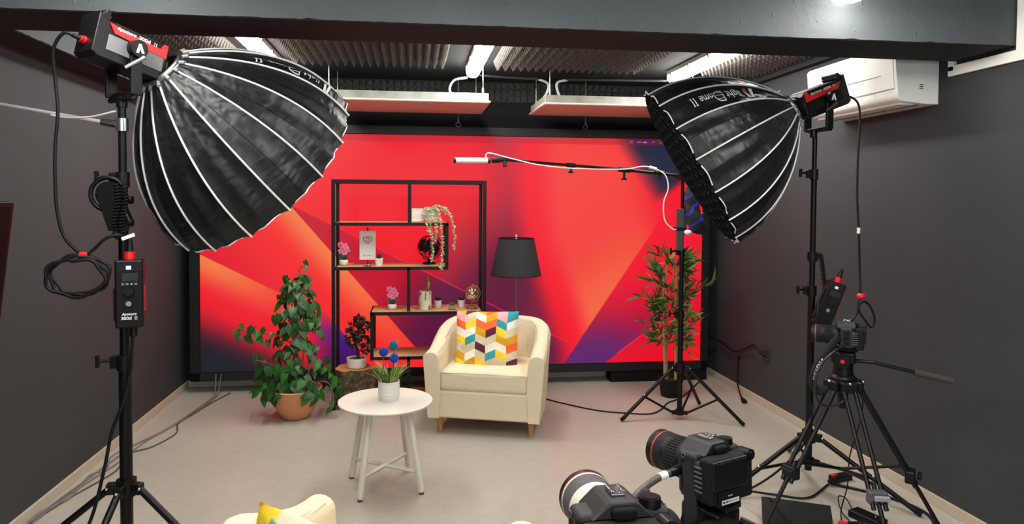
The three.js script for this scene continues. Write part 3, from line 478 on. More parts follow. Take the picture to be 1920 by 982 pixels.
// ---------- boom arm, its tube lamp and what hangs on it ----------
{
  const z = -4.5, t = thing('boom_arm', 'thin black boom arm reaching across in front of the screen', 'boom arm', [1.83, 1.69, z]);
  mesh('arm', [rod([0.5, -0.05, 0], [-0.42, 0.035, 0], 0.011), rod([-0.42, 0.035, 0], [-1.2, 0.088, 0], 0.009)], M.blackMetal, t);
  mesh('clamp', [rod([-0.36, 0.028, 0], [-0.44, 0.036, 0], 0.017), rod([-0.40, 0.03, 0], [-0.40, -0.03, 0], 0.008), rbx(0.04, 0.012, 0.012).translate(-0.40, -0.03, 0)], M.blackPlastic, t);
  mesh('clamp', [rod([-0.74, 0.055, 0], [-0.80, 0.06, 0], 0.016), rod([-0.77, 0.055, 0], [-0.77, 0.012, 0], 0.007), rbx(0.036, 0.012, 0.012).translate(-0.77, 0.012, 0)], M.blackPlastic, t);
  mesh('clamp', [rod([-0.12, 0.012, 0], [-0.19, 0.018, 0], 0.016), rod([-0.15, 0.01, 0], [-0.15, -0.03, 0], 0.007)], M.blackPlastic, t);
  mesh('pivot', rod([0, -0.01, -0.03], [0, -0.01, 0.03], 0.028, 0.028, 20), M.blackPlastic, t);
  mesh('swivel', [rod([-1.2, 0.088, 0], [-1.26, 0.09, 0], 0.015), rod([-1.25, 0.09, 0], [-1.305, 0.086, 0], 0.02), rod([-1.22, 0.08, 0.01], [-1.22, 0.045, 0.02], 0.013)], M.blackPlastic, t);
  const l = thing('tube_lamp', 'short pale tube lamp held at the end of the boom arm', 'lamp', [0.41, 1.772, z]);
  mesh('diffuser', rod([-0.125, 0, 0], [0.09, 0, 0], 0.0175, 0.0175, 24), M.whiteGloss, l);
  mesh('back_rail', rb(-0.13, 0.095, 0.004, 0.02, -0.02, -0.004, 0.003), M.greyLight, l);
  mesh('end_cap', rod([-0.137, 0, 0], [-0.123, 0, 0], 0.019, 0.019, 24), M.blackPlastic, l); mesh('end_cap', rod([0.088, 0, 0], [0.105, 0, 0], 0.019, 0.019, 24), M.blackPlastic, l);
  const c = mesh('lamp_lead', tube([[0.485, 1.785, z], [0.488, 1.815, z], [0.52, 1.82, z + 0.01], [0.64, 1.79, z + 0.02], [0.85, 1.745, z + 0.02], [1.1, 1.725, z + 0.02], [1.42, 1.725, z + 0.02], [1.55, 1.745, z + 0.02], [1.63, 1.735, z + 0.015], [1.71, 1.69, z + 0.02], [1.73, 1.60, z + 0.03], [1.70, 1.50, z + 0.03], [1.71, 1.38, z + 0.03], [1.77, 1.32, z + 0.03], [1.80, 1.325, z + 0.03]], 0.0045, 160, 6), M.cableWhite); tag(c, 'thin white lead of the tube lamp sagging along the boom arm', 'cable');
  mesh('inline_switch', rod([1.6, 1.742, z + 0.017], [1.65, 1.728, z + 0.017], 0.011), M.white, c);
  const p = thing('power_brick', 'flat grey power box strapped to the boom stand pole', 'power supply', [1.815, 1.29, z + 0.035]);
  mesh('case', rb(-0.022, 0.022, -0.115, 0.17, -0.012, 0.012, 0.003), std(0x3c3d3a, 0.6), p); mesh('strap', rb(-0.024, 0.055, 0.02, 0.045, -0.05, 0.014, 0.003), M.blackMatte, p);
  const bag = thing('shoulder_bag', 'black and blue cloth bag hanging from the boom arm', 'bag', [1.905, 1.62, z + 0.02]);
  const cl = grid(16, 20, (u, v) => { const w = lerp(0.02, 0.095, Math.pow(v, 0.7)), a = (u * 2 * Math.PI); return [Math.cos(a) * w + 0.012 * Math.sin(v * 9 + u * 6), -v * 0.32 + 0.02 * Math.sin(u * 12.5) * v, Math.sin(a) * w * 0.35 + 0.008 * Math.sin(v * 14 + u * 19)]; });
  const bagTex = dataTex(128, 128, (u, v) => { const b = Math.abs(((v * 3 + 0.25 * Math.sin(u * 12.56)) % 1) - 0.5) < 0.12 && (u > 0.08 && u < 0.46); const k = 0.8 + 0.4 * vnoise(u * 16, v * 16, 16, 7); return b ? [0.16 * k, 0.12 * k, 0.62 * k] : [0.055 * k, 0.055 * k, 0.075 * k]; }, true);
  mesh('cloth', cl, std(0xffffff, 0.6, 0, { map: bagTex, side: THREE.DoubleSide }), bag); mesh('loop', tube([[-0.01, 0, 0], [-0.02, 0.03, 0], [0, 0.055, 0.01], [0.02, 0.03, 0], [0.012, 0, 0]], 0.006), M.blackMatte, bag); mesh('buckle', rbx(0.02, 0.012, 0.008).translate(0.055, -0.19, 0.045), M.chrome, bag);
  const k = thing('clip_lamp', 'tiny white clip hanging from the boom stand below the bag', 'clip', [1.865, 1.30, z + 0.05]);
  mesh('shell', new THREE.SphereGeometry(0.026, 20, 12).scale(1, 0.7, 0.8), M.white, k); mesh('hook', rod([0, 0.012, 0], [0, 0.05, -0.005], 0.008), M.red, k);
}

// ---------- control boxes ----------
function controlBox(label, p, s, withPrint) {
  const t = thing('control_box', label, 'control box', p);
  mesh('case', rbx(0.088 * s, 0.235 * s, 0.055 * s, 0.008), M.blackPlastic, t);
  mesh('cover', rb(-0.034 * s, 0.04 * s, -0.112 * s, 0.085 * s, 0.0275 * s, 0.031 * s, 0.003), M.blackMatte, t);
  mesh('side_rail', rb(-0.05 * s, -0.044 * s, -0.09 * s, 0.02 * s, -0.02 * s, 0.02 * s, 0.002), M.blackMatte, t);
  mesh('side_stripe', rb(0.044 * s, 0.048 * s, -0.06 * s, 0.03 * s, -0.02 * s, 0.02 * s, 0.001), std(0x7c1420, 0.4), t);
  mesh('display', rb(-0.02 * s, 0.028 * s, 0.045 * s, 0.072 * s, 0.031 * s, 0.0318 * s, 0.0003), M.screenBlack, t);
  mesh('dial', [rod([0, 0.012 * s, 0.03 * s], [0, 0.012 * s, 0.041 * s], 0.017 * s, 0.016 * s, 24)], M.blackMetal, t);
  mesh('switch_button', rod([0, -0.032 * s, 0.03 * s], [0, -0.032 * s, 0.035 * s], 0.010 * s, 0.009 * s, 20), M.steel, t);
  mesh('sticker', rb(-0.008 * s, 0.008 * s, 0.085 * s, 0.098 * s, 0.0275 * s, 0.029 * s, 0.0005), M.white, t);
  mesh('top_connector', [rod([0.0, 0.115 * s, 0], [0, 0.145 * s, 0], 0.017 * s), rod([0, 0.12 * s, 0], [0, 0.128 * s, 0], 0.0185 * s)], M.red, t);
  mesh('plug', rod([0, 0.14 * s, 0], [0, 0.19 * s, -0.002], 0.013 * s, 0.008 * s), M.blackPlastic, t);
  mesh('bottom_connector', rod([0.01, -0.115 * s, 0], [0.01, -0.15 * s, 0], 0.013 * s), M.blackPlastic, t);
  if (withPrint) {
    const tx = canvasTex(256, 128, (c) => { c.clearRect(0, 0, 256, 128); c.fillStyle = '#e6e6e2'; c.font = 'italic bold 44px sans-serif'; c.fillText('Aputure', 34, 46); c.font = 'bold 58px sans-serif'; c.fillText('300d', 22, 106); c.font = '58px serif'; c.fillText('II', 180, 106); });
    mesh('lettering', new THREE.PlaneGeometry(0.066 * s, 0.033 * s).translate(0.003 * s, -0.076 * s, 0.0325 * s), printMat(tx), t);
    const sc = canvasTex(256, 32, (c) => { c.clearRect(0, 0, 256, 32); c.strokeStyle = c.fillStyle = '#c8c4b4'; c.lineWidth = 3; for (let k = 0; k < 4; k++) { c.fillRect(8 + k * 64, 4, 44, 4); c.fillRect(8 + k * 64, 24, 44, 4); c.fillRect(28 + k * 64, 4, 5, 22); } });
    mesh('markings', new THREE.PlaneGeometry(0.054 * s, 0.008 * s).translate(0.003 * s, 0.036 * s, 0.0325 * s), printMat(sc), t);
  }
  return t;
}
const cb = controlBox('black lamp control box with white lettering and knobs on the left stand', [-0.988, 1.170, -2.545], 1.02, true); cb.rotation.y = 0.22;
const cb2 = controlBox('black lamp control box hanging tilted on the gridded softbox stand above the camera', [2.135, 0.985, -3.27], 1.0, false); cb2.rotation.set(0, -0.35, -0.33);
// paddle clamp with a cable wound round it, on the left stand
{
  const t = thing('clamp_arm', 'black round clamp with spiral hoses on the left light stand above control box', 'clamp', [-1.035, 1.52, -2.575]);
  mesh('wheel', [new THREE.TorusGeometry(0.058, 0.008, 10, 36).translate(-0.035, 0, 0.0), new THREE.CylinderGeometry(0.045, 0.045, 0.016, 28).rotateX(Math.PI / 2).translate(-0.03, 0, 0)], M.blackPlastic, t);
  mesh('clamp_body', new THREE.ExtrudeGeometry(new THREE.Shape([[-0.06, 0.0], [-0.02, -0.125], [0.03, -0.125], [0.045, -0.09], [0.02, -0.03], [0.02, 0.02]].map((p) => new THREE.Vector2(...p))), { depth: 0.03, bevelEnabled: true, bevelThickness: 0.004, bevelSize: 0.004, bevelSegments: 1 }).translate(0, 0, 0.0), M.blackPlastic, t);
  for (const [dx, ph] of [[0, 0], [0.024, 1]]) { const pts = []; for (let k = 0; k <= 120; k++) { const a = k * 0.9 + ph, y = 0.035 - k * 0.0016; pts.push([0.01 + dx + 0.008 * Math.cos(a) + 0.006 * Math.sin(k * 0.05), y, 0.045 + 0.008 * Math.sin(a)]); } mesh('spiral_hose', tube(pts, 0.0032, 360, 5), M.rubber, t); }
  mesh('screw', [rod([0.03, -0.02, 0.02], [0.055, -0.02, 0.02], 0.014), rod([0.03, -0.10, 0.02], [0.055, -0.10, 0.02], 0.014)], M.blackPlastic, t);
}
// lamp cables
{
  const z = -2.5;
  const pts = [[-1.126, 2.052, -2.468], [-1.16, 2.055, -2.465], [-1.198, 2.0, -2.48], [-1.202, 1.90, z], [-1.196, 1.80, z], [-1.206, 1.68, z], [-1.208, 1.57, z], [-1.203, 1.46, z], [-1.18, 1.37, z], [-1.125, 1.308, z]];
  const coil = []; for (let k = 0; k <= 76; k++) { const a = Math.PI / 2 + k / 76 * Math.PI * 2 * 3.0, w = 1 + 0.06 * Math.sin(k * 1.3), e = 0.012 * Math.floor(k / 25); coil.push([-1.13 + Math.cos(a) * 0.095 * w - e * 0.6, 1.243 + Math.sin(a) * 0.066 * w - e * 0.4, z + 0.004 * Math.sin(k * 0.7) + e * 0.6]); }
  const end = [[-1.10, 1.318, z], [-1.05, 1.365, z], [-1.01, 1.378, z - 0.01], [-0.992, 1.36, -2.545]];
  const c = mesh('lamp_cable', tube([...pts, ...coil, ...end], 0.0058, 420, 7), M.cable); tag(c, 'black lamp cable hanging in a coil tied red beside the left stand', 'cable');
  mesh('cable_tie', rbx(0.028, 0.03, 0.024, 0.006).translate(-1.12, 1.305, z), M.redCloth, c); mesh('paper_flag', rbx(0.045, 0.012, 0.003, 0.001).rotateZ(0.35).translate(-0.975, 1.372, z), M.white, c);
  tag(mesh('power_cable', tube([[-0.978, 1.05, -2.545], [-0.985, 0.98, -2.55], [-1.0, 0.88, -2.565], [-1.03, 0.76, -2.565], [-1.062, 0.67, -2.56], [-1.085, 0.54, -2.55], [-1.13, 0.36, -2.54], [-1.22, 0.18, -2.52], [-1.33, 0.03, -2.42], [-1.35, 0.008, -2.2]], 0.0062, 110), M.cable), 'black power cable running down the left stand to the floor', 'cable');
  const c2 = mesh('lamp_cable', tube([[2.258, 2.065, -3.36], [2.30, 2.06, -3.36], [2.332, 2.02, -3.35], [2.335, 1.92, -3.34], [2.322, 1.75, -3.33], [2.315, 1.55, -3.32], [2.322, 1.35, -3.31], [2.325, 1.15, -3.30], [2.318, 1.03, -3.28], [2.30, 0.96, -3.27], [2.33, 0.90, -3.26], [2.37, 0.86, -3.26], [2.385, 0.91, -3.26], [2.35, 0.98, -3.26], [2.30, 0.99, -3.25], [2.27, 0.92, -3.25], [2.18, 0.87, -3.22], [2.08, 0.87, -3.22], [2.045, 0.93, -3.22], [2.08, 1.03, -3.25], [2.16, 1.12, -3.27]], 0.0055, 300, 7), M.cable); tag(c2, 'black cable dropping from the right lamp to its control box with red ball', 'cable');
  mesh('cable_ball', new THREE.SphereGeometry(0.022, 18, 14).scale(1.1, 0.8, 1).translate(2.318, 1.02, -3.275), M.red, c2); mesh('cable_marker', rod([2.32, 1.345, -3.31], [2.321, 1.375, -3.311], 0.008), M.white, c2);
  const h = []; for (let k = 0; k <= 140; k++) { const a = k * 0.9, s = k / 140; h.push([2.122 + 0.03 * s + 0.010 * Math.cos(a), 1.23 - 0.2 * s, -3.325 + 0.010 * Math.sin(a)]); }
  const sp = thing('hose_holder', 'black spiral hose hanging from a clamp on the gridded softbox stand', 'hose', [0, 0, 0]);
  mesh('spiral_hose', tube(h, 0.003, 420, 5), M.rubber, sp); mesh('clamp', [rod([2.09, 1.20, -3.35], [2.09, 1.245, -3.35], 0.026, 0.026, 20), bar([2.09, 1.23, -3.335], [2.125, 1.23, -3.325], 0.025, 0.025)], M.blackPlastic, sp);
}
// pale pole from the left wall to the left stand
{
  const t = thing('brace_pole', 'thin pale metal pole from the left wall to the left stand', 'pole', [0, 0, 0]);
  mesh('pole', rod([WL + 0.006, 1.905, -3.02], [-1.075, 1.773, -2.60], 0.0075, 0.0075, 14), std(0xcfc2c2, 0.35, 0.2), t);
  mesh('wall_flange', rod([WL, 1.908, -3.027], [WL + 0.012, 1.905, -3.02], 0.025), M.steel, t);
  mesh('clamp', [rod([-1.10, 1.778, -2.607], [-1.045, 1.768, -2.597], 0.013), rod([-1.03, 1.745, -2.60], [-1.03, 1.79, -2.60], 0.021, 0.021, 16)], M.chrome, t);
  tag(mesh('lamp_wire', tube([[-1.34, 1.815, -2.75], [-1.25, 1.80, -2.69], [-1.15, 1.80, -2.64], [-1.06, 1.812, -2.59], [-1.045, 1.815, -2.585]], 0.0035, 40, 6), M.cableWhite), 'thin white wire above the pale pole at the left stand', 'cable');
}

// ---------- armchairs ----------
const chairShape = { W: 0.395, D: 0.32, T: 0.105, H: 0.70, HA: 0.545, base: 0.105 };
function barrel(s) {                                     // outline of the tub, s 0..1 from the front of one arm round the back to the other; returns outer point and normal
  const { W, D } = chairShape, R = 0.30, fl = 2 * D - R, back = 2 * (W - R), arc = Math.PI * R / 2;
  let d = s * (2 * fl + 2 * arc + back);
  if (d < fl) return [-W, D - d, -1, 0];
  d -= fl; if (d < arc) { const a = d / R; return [-W + R - Math.cos(a) * R, D - fl - Math.sin(a) * R, -Math.cos(a), -Math.sin(a)]; }
  d -= arc; if (d < back) return [-W + R + d, D - fl - R, 0, -1];
  d -= back; if (d < arc) { const a = d / R; return [W - R + Math.sin(a) * R, D - fl - Math.cos(a) * R, Math.sin(a), -Math.cos(a)]; }
  d -= arc; return [W, D - fl + d, 1, 0];
}
function armchair(label, p, turn) {                      // front looks along +z
  const t = thing('armchair', label, 'armchair', p, turn, 'cream tub armchairs'), { W, D, T, H, HA, base } = chairShape;
  const n = 150, m = 44;
  const prof = (q, h) => {                               // section of the wall: outer foot, up, over the round top, down inside; q 0..1 -> [inset, y]
    const r = T / 2, st = h - r, total = (st - base) + Math.PI * r + (st - 0.22); let d = q * total;
    if (d < st - base) return [0.032 * (1 - (d / (st - base))), base + d];
    d -= st - base; if (d < Math.PI * r) { const a = d / r; return [r - Math.cos(a) * r, st + Math.sin(a) * r * 0.8]; }
    d -= Math.PI * r; return [T + 0.008 * Math.sin(d * 8), st - d];
  };
  const hs = (s) => { const e = Math.min(s, 1 - s) * 2; return lerp(HA, H, sstep(0.0, 0.66, e)); };
  const tub = grid(n, m, (u, v) => {
    const [x, z, nx, nz] = barrel(u), [ins, y] = prof(v, hs(u)), wr = 0.004 * perlin.noise(u * 14, v * 7, 3.3) + 0.003 * Math.max(0, Math.sin(y * 110 + u * 20)) * sstep(0.10, 0.02, Math.min(u, 1 - u)) * sstep(0.38, 0.45, y) * sstep(0.56, 0.5, y);
    return [x - nx * (ins - wr), y, z - nz * (ins - wr)];
  });
  const cap = (e) => {                                   // closed front of an arm
    const [x, z, nx] = barrel(e), pts = []; for (let k = 0; k <= m; k++) { const [ins, y] = prof(k / m, HA); pts.push(new THREE.Vector2(x - nx * ins, y)); } pts.push(new THREE.Vector2(x - nx * T, base), new THREE.Vector2(x - nx * 0.032, base));
    return new THREE.ExtrudeGeometry(new THREE.Shape(pts), { depth: 0.012, bevelEnabled: true, bevelThickness: 0.014, bevelSize: 0.006, bevelOffset: -0.005, bevelSegments: 3, curveSegments: 4 }).translate(0, 0, z - 0.006);
  };
  const shell = mesh('tub_shell', [metric(tub), metric(cap(0)), metric(cap(1))], M.cream, t); shell.material = M.creamDouble;
  mesh('front_rail', metric(rb(-W + T - 0.01, W - T + 0.01, base, 0.285, D - 0.10, D + 0.004, 0.015, 3)), M.cream, t);
  mesh('bottom_cloth', rb(-W + 0.05, W - 0.05, base, base + 0.015, -D + 0.08, D - 0.02, 0.004), M.creamDouble, t);
  const cush = metric(rbx(2 * (W - T) + 0.006, 0.135, 0.53, 0.035, 5).translate(0, 0.345, 0.062)); displaced(cush, (v) => { if (v.y > 0.38) v.y += 0.014 * Math.cos(v.x / W * 2) * Math.cos((v.z - 0.05) * 4); if (v.z > 0.3) v.z += 0.006 * Math.cos(v.x * 6); });
  const c = mesh('seat_cushion', toCreasedNormals(cush, 0.9), M.cream, t);
  const seamY = 0.398, sx = W - T + 0.002; mesh('piping', tube([[-sx, seamY, -0.1], [-sx, seamY, 0.29], [-sx + 0.04, seamY + 0.002, 0.325], [0, seamY + 0.006, 0.333], [sx - 0.04, seamY + 0.002, 0.325], [sx, seamY, 0.29], [sx, seamY, -0.1]], 0.003, 80, 6), M.cream, c);
  for (const [x, z] of [[-0.30, 0.25], [0.30, 0.25], [-0.25, -0.2], [0.25, -0.2]]) mesh('leg', rod([x, 0, z], [x, base + 0.01, z], 0.0165, 0.023, 20), M.oakLeg, t);
  return t;
}
M.creamDouble = M.cream.clone(); M.creamDouble.side = THREE.DoubleSide;
armchair('cream tub armchair with a patterned cushion in front of the bookcase', [0.548, 0, -4.60], -0.30);
armchair('cream tub armchair facing the round table, with a yellow cornered cushion', [-0.106, 0, -1.835], Math.PI - 0.39);

// ---------- cushions ----------
const cushTex = canvasTex(1024, 1024, (c, w, h) => {
  const col = { w: '#ece4d4', g: '#cdbfa4', y: '#f2c92c', m: '#d39a1c', o: '#f0642a', t: '#2a929a', p: '#5a1836', k: '#f4a3a8', b: '#e9dcc0' };
  const cols = ['kowygmywbm', 'gywtgwmkgp', 'womgpgywmm', 'mopgwtgywo', 'ktymwygwmk', 'twgmogpkwt'];
  const cw = w / 6, rh = h / 8.2; c.fillStyle = '#ece4d4'; c.fillRect(0, 0, w, h);
  cols.forEach((s, i) => { for (let k = -1; k < 10; k++) { const d = (i % 2 ? -1 : 1) * rh * 0.62, y = k * rh + (i % 2 ? rh * 0.62 : 0); c.fillStyle = col[s[(k + 10) % 10]]; c.beginPath(); c.moveTo(i * cw, y); c.lineTo((i + 1) * cw, y + d); c.lineTo((i + 1) * cw, y + d + rh * 1.03); c.lineTo(i * cw, y + rh * 1.03); c.fill(); } });
});
function cushionGeo(S, thick, puff = 0.06) {
  const side = (sg) => grid(28, 28, (u, v) => {
    const a = u * 2 - 1, b = v * 2 - 1, ea = 1 - puff * (1 - Math.cos(b * Math.PI)) * 0.25 * 0 - puff * Math.pow(1 - b * b, 1) * 0.5, eb = 1 - puff * Math.pow(1 - a * a, 1) * 0.5;
    const bulge = Math.pow(Math.max(0, (1 - a * a) * (1 - b * b)), 0.42), wr = 0.010 * perlin.noise(a * 2.2 + 4, b * 2.6, 1.7) * (1 - a * a * b * b) + 0.006 * Math.sin((a * 1.1 - b) * 9 + 2) * sstep(0.2, -0.8, b) * bulge;
    return [a * ea * S / 2, b * eb * S / 2, sg * (thick / 2 * bulge + wr * (bulge > 0.01 ? 1 : 0))];
  });
  const b = side(-1); const ix = b.index.array; for (let k = 0; k < ix.length; k += 3) { const q = ix[k]; ix[k] = ix[k + 1]; ix[k + 1] = q; } b.computeVertexNormals();
  return [side(1), b];
}
const cushMat = std(0xffffff, 0.9, 0, { map: cushTex, bumpMap: rep(T.crease, 2, 2), bumpScale: 0.008, side: THREE.DoubleSide });
{
  const [f, b] = cushionGeo(0.43, 0.14);
  const t = thing('cushion', 'square cushion with a colourful chevron pattern on the armchair', 'cushion', [0.505, 0.548, -4.568]);
  mesh('front_cover', f, cushMat, t); mesh('back_cover', b, cushMat, t); t.rotation.order = 'YXZ'; t.rotation.set(-0.26, -0.26, 0.01);
  const [f2, b2] = cushionGeo(0.42, 0.13), t2 = thing('cushion', 'yellow and beige cushion in the armchair facing the round table', 'cushion', [-0.215, 0.53, -1.66]);
  const yel = canvasTex(256, 256, (c) => { c.fillStyle = '#d6c8a8'; c.fillRect(0, 0, 256, 256); c.fillStyle = '#edc62a'; c.beginPath(); c.moveTo(0, 0); c.lineTo(34, 0); c.lineTo(26, 60); c.lineTo(0, 256); c.fill(); c.fillRect(0, 0, 26, 256); c.strokeStyle = '#5f9a98'; c.lineWidth = 8; c.beginPath(); c.moveTo(26, 12); c.lineTo(256, 40); c.stroke(); });
  const m2 = std(0xffffff, 0.9, 0, { map: yel, bumpMap: rep(T.crease, 2, 2), bumpScale: 0.006, side: THREE.DoubleSide });
  mesh('front_cover', f2, m2, t2); mesh('back_cover', b2, m2, t2); t2.rotation.order = 'YXZ'; t2.rotation.set(0.24, -0.36, -0.35);
}

// ---------- round table ----------
{
  const t = thing('coffee_table', 'white round side table with crossed stretchers in front of the armchair', 'table', [-0.135, 0, -3.60]), top = 0.458;
  mesh('table_top', lathe([[0, top - 0.019], [0.225, top - 0.019], [0.242, top - 0.014], [0.2465, top - 0.006], [0.2455, top - 0.0015], [0.24, top], [0, top]], 72), M.whiteTable, t);
  const F = [[-0.12, 0.178], [0.187, 0.124], [-0.187, -0.121], [0.122, -0.184]], foot = F.map(([x, z]) => [x, 0.008, z]), head = F.map(([x, z]) => [x * 0.62, top - 0.02, z * 0.62]);
  foot.forEach((f, k) => { const l = mesh('leg', bar(f, head[k], 0.030, 0.030, 0.009, Math.atan2(f[0], f[2])), M.whiteTable, t); mesh('foot_pad', rod([f[0], 0, f[2]], [f[0], 0.009, f[2]], 0.0125), M.grey, l); });
  for (const [a, b] of [[0, 3], [1, 2]]) { const q = (k) => [lerp(foot[k][0], head[k][0], 0.24), lerp(foot[k][1], head[k][1], 0.24), lerp(foot[k][2], head[k][2], 0.24)]; mesh('stretcher', bar(q(a), q(b), 0.018, 0.024, 0.004), M.whiteTable, t); }
  mesh('apron', [bar(head[0].map((v, k) => k === 1 ? v - 0.012 : v), head[3].map((v, k) => k === 1 ? v - 0.012 : v), 0.03, 0.02), bar(head[1].map((v, k) => k === 1 ? v - 0.012 : v), head[2].map((v, k) => k === 1 ? v - 0.012 : v), 0.03, 0.02)], M.whiteTable, t);
}

// ---------- bookcase ----------
const BC = { x0: -0.567, x1: 0.541, z0: -5.27, z1: -4.95, h: 1.654 };
{
  const t = thing('bookcase', 'tall open bookcase of thin dark metal bars with wooden shelves before the screen', 'bookcase', [0, 0, 0]), b = 0.024, { x0, x1, z0, z1, h } = BC;
  const post = (x, z, y0, y1) => mesh('post', bx(x - b / 2, x + b / 2, y0, y1, z - b / 2, z + b / 2), M.frame, t);
  const zc = [z1 - b / 2, z0 + b / 2];
  for (const z of zc) { post(x0 + b / 2, z, 0, h); post(x1 - b / 2, z, 0, h); post(-0.016, z, 1.348, h - b); post(0.253, z, 1.03, 1.34); post(-0.022, z, 0.71, 1.022); post(-0.284, z, 0.375, 0.703); post(-0.022, z, 0.06, 0.372); }
  const rail = (xa, xb, y) => { for (const z of zc) mesh('rail', bx(xa, xb, y - b, y, z - b / 2, z + b / 2), M.frame, t); };
  const cross = (x, y) => mesh('cross_rail', bx(x - b / 2, x + b / 2, y - b, y, z0 + b, z1 - b), M.frame, t);
  rail(x0 + b, x1 - b, h); cross(x0 + b / 2, h); cross(x1 - b / 2, h);
  const shelf = (xa, xb, y) => { rail(xa, xb, y); cross(xa + b / 2, y); cross(xb - b / 2, y); mesh('shelf_board', metric(bx(xa + b * 0.5, xb - b * 0.5, y - 0.014, y + 0.001, z0 + 0.003, z1 - 0.003), 1), M.wood, t); };
  shelf(x0 + b, 0.265, 1.348); shelf(x0 + b, 0.265, 1.03); shelf(-0.296, x1 - b, 0.703); shelf(-0.296, x1 - b, 0.379); shelf(x0 + b, x1 - b, 0.062);
}

// ---------- floor lamp ----------
{
  const z = -5.2, t = thing('floor_lamp', 'floor lamp with a black drum shade behind the armchair', 'floor lamp', [0.80, 0, z]);
  mesh('foot', lathe([[0, 0], [0.13, 0], [0.13, 0.012], [0.12, 0.018], [0.012, 0.024], [0, 0.024]], 40), M.steel, t);
  mesh('pole', rod([0, 0.02, 0], [0, 1.23, 0], 0.0075, 0.0075, 14), M.steel, t);
  const sh = mesh('lamp_shade', new THREE.CylinderGeometry(0.138, 0.195, 0.282, 56, 1, true).translate(0, 1.079, 0), M.shade, t); M.shade.side = THREE.DoubleSide;
  mesh('shade_rim', new THREE.TorusGeometry(0.138, 0.003, 6, 56).rotateX(Math.PI / 2).translate(0, 1.22, 0), M.blackMatte, sh); mesh('shade_rim', new THREE.TorusGeometry(0.195, 0.003, 6, 56).rotateX(Math.PI / 2).translate(0, 0.938, 0), M.blackMatte, sh);
  mesh('shade_carrier', [rod([-0.136, 1.21, 0], [0.136, 1.21, 0], 0.003), rod([0, 1.21, -0.136], [0, 1.21, 0.136], 0.003)], M.steel, t);
  mesh('finial', rod([0, 1.215, 0], [0, 1.25, 0], 0.008, 0.005), M.whitePlastic, t);
  mesh('pull_chain', [rod([-0.025, 0.94, 0.03], [-0.025, 0.875, 0.03], 0.0014), new THREE.SphereGeometry(0.006, 10, 8).translate(-0.025, 0.87, 0.03)], M.steel, t);
}


// ---------- plants ----------
function leafGeo(L, W, bend, heart) {                    // a leaf from the origin along +y, cupped
  const n = 5, pos = [], uv = [], idx = [];
  for (let k = 0; k <= n; k++) { const t = k / n, w = heart ? W * (t < 0.25 ? 0.55 + 1.8 * t : Math.pow(1 - (t - 0.25) / 0.75, 0.75)) : W * Math.sin(Math.PI * Math.pow(t, 0.7)) ** 0.9, y = L * (t - (heart ? 0.06 : 0)), z = -bend * t * t * L;
    const ww = k === n ? 0.0002 : Math.max(w, 0.0002); for (const s of [-1, 0, 1]) { pos.push(s * ww, y - (heart && s && k === 0 ? 0.12 * L : 0), z + (s ? 0.22 * ww : 0)); uv.push(0.5 + s * 0.5, t); } }
  for (let k = 0; k < n; k++) for (const s of [0, 1]) { const a = k * 3 + s, b = a + 1, c = a + 3, d = a + 4; idx.push(a, b, d, a, d, c); }
  const g = new THREE.BufferGeometry(); g.setAttribute('position', new THREE.Float32BufferAttribute(pos, 3)); g.setAttribute('uv', new THREE.Float32BufferAttribute(uv, 2)); g.setIndex(idx); g.computeVertexNormals(); return g;
}
const Q = (dir, roll = 0) => { const y = V(...dir).normalize(); const q = new THREE.Quaternion().setFromUnitVectors(UPY, y); return q.multiply(new THREE.Quaternion().setFromAxisAngle(UPY, roll)); };
const placed = (g, p, dir, roll, s = 1) => g.clone().scale(s, s, s).applyQuaternion(Q(dir, roll)).translate(...p);
function leafMesh(g, mat, parent, p, q, s) { const m = mesh('leaf', g, mat, parent); m.position.set(...p); m.quaternion.copy(q); m.scale.setScalar(s); return m; }
const faceQ = (out, droop, roll) => {                    // a leaf that shows its face outwards and hangs its tip
  const z = V(...out).normalize(), y = V(0, -1, 0).addScaledVector(z, droop).normalize(), x = y.clone().cross(z).normalize(), zz = x.clone().cross(y);
  return new THREE.Quaternion().setFromRotationMatrix(new THREE.Matrix4().makeBasis(x, y, zz)).multiply(new THREE.Quaternion().setFromAxisAngle(V(0, 0, 1), roll));
};
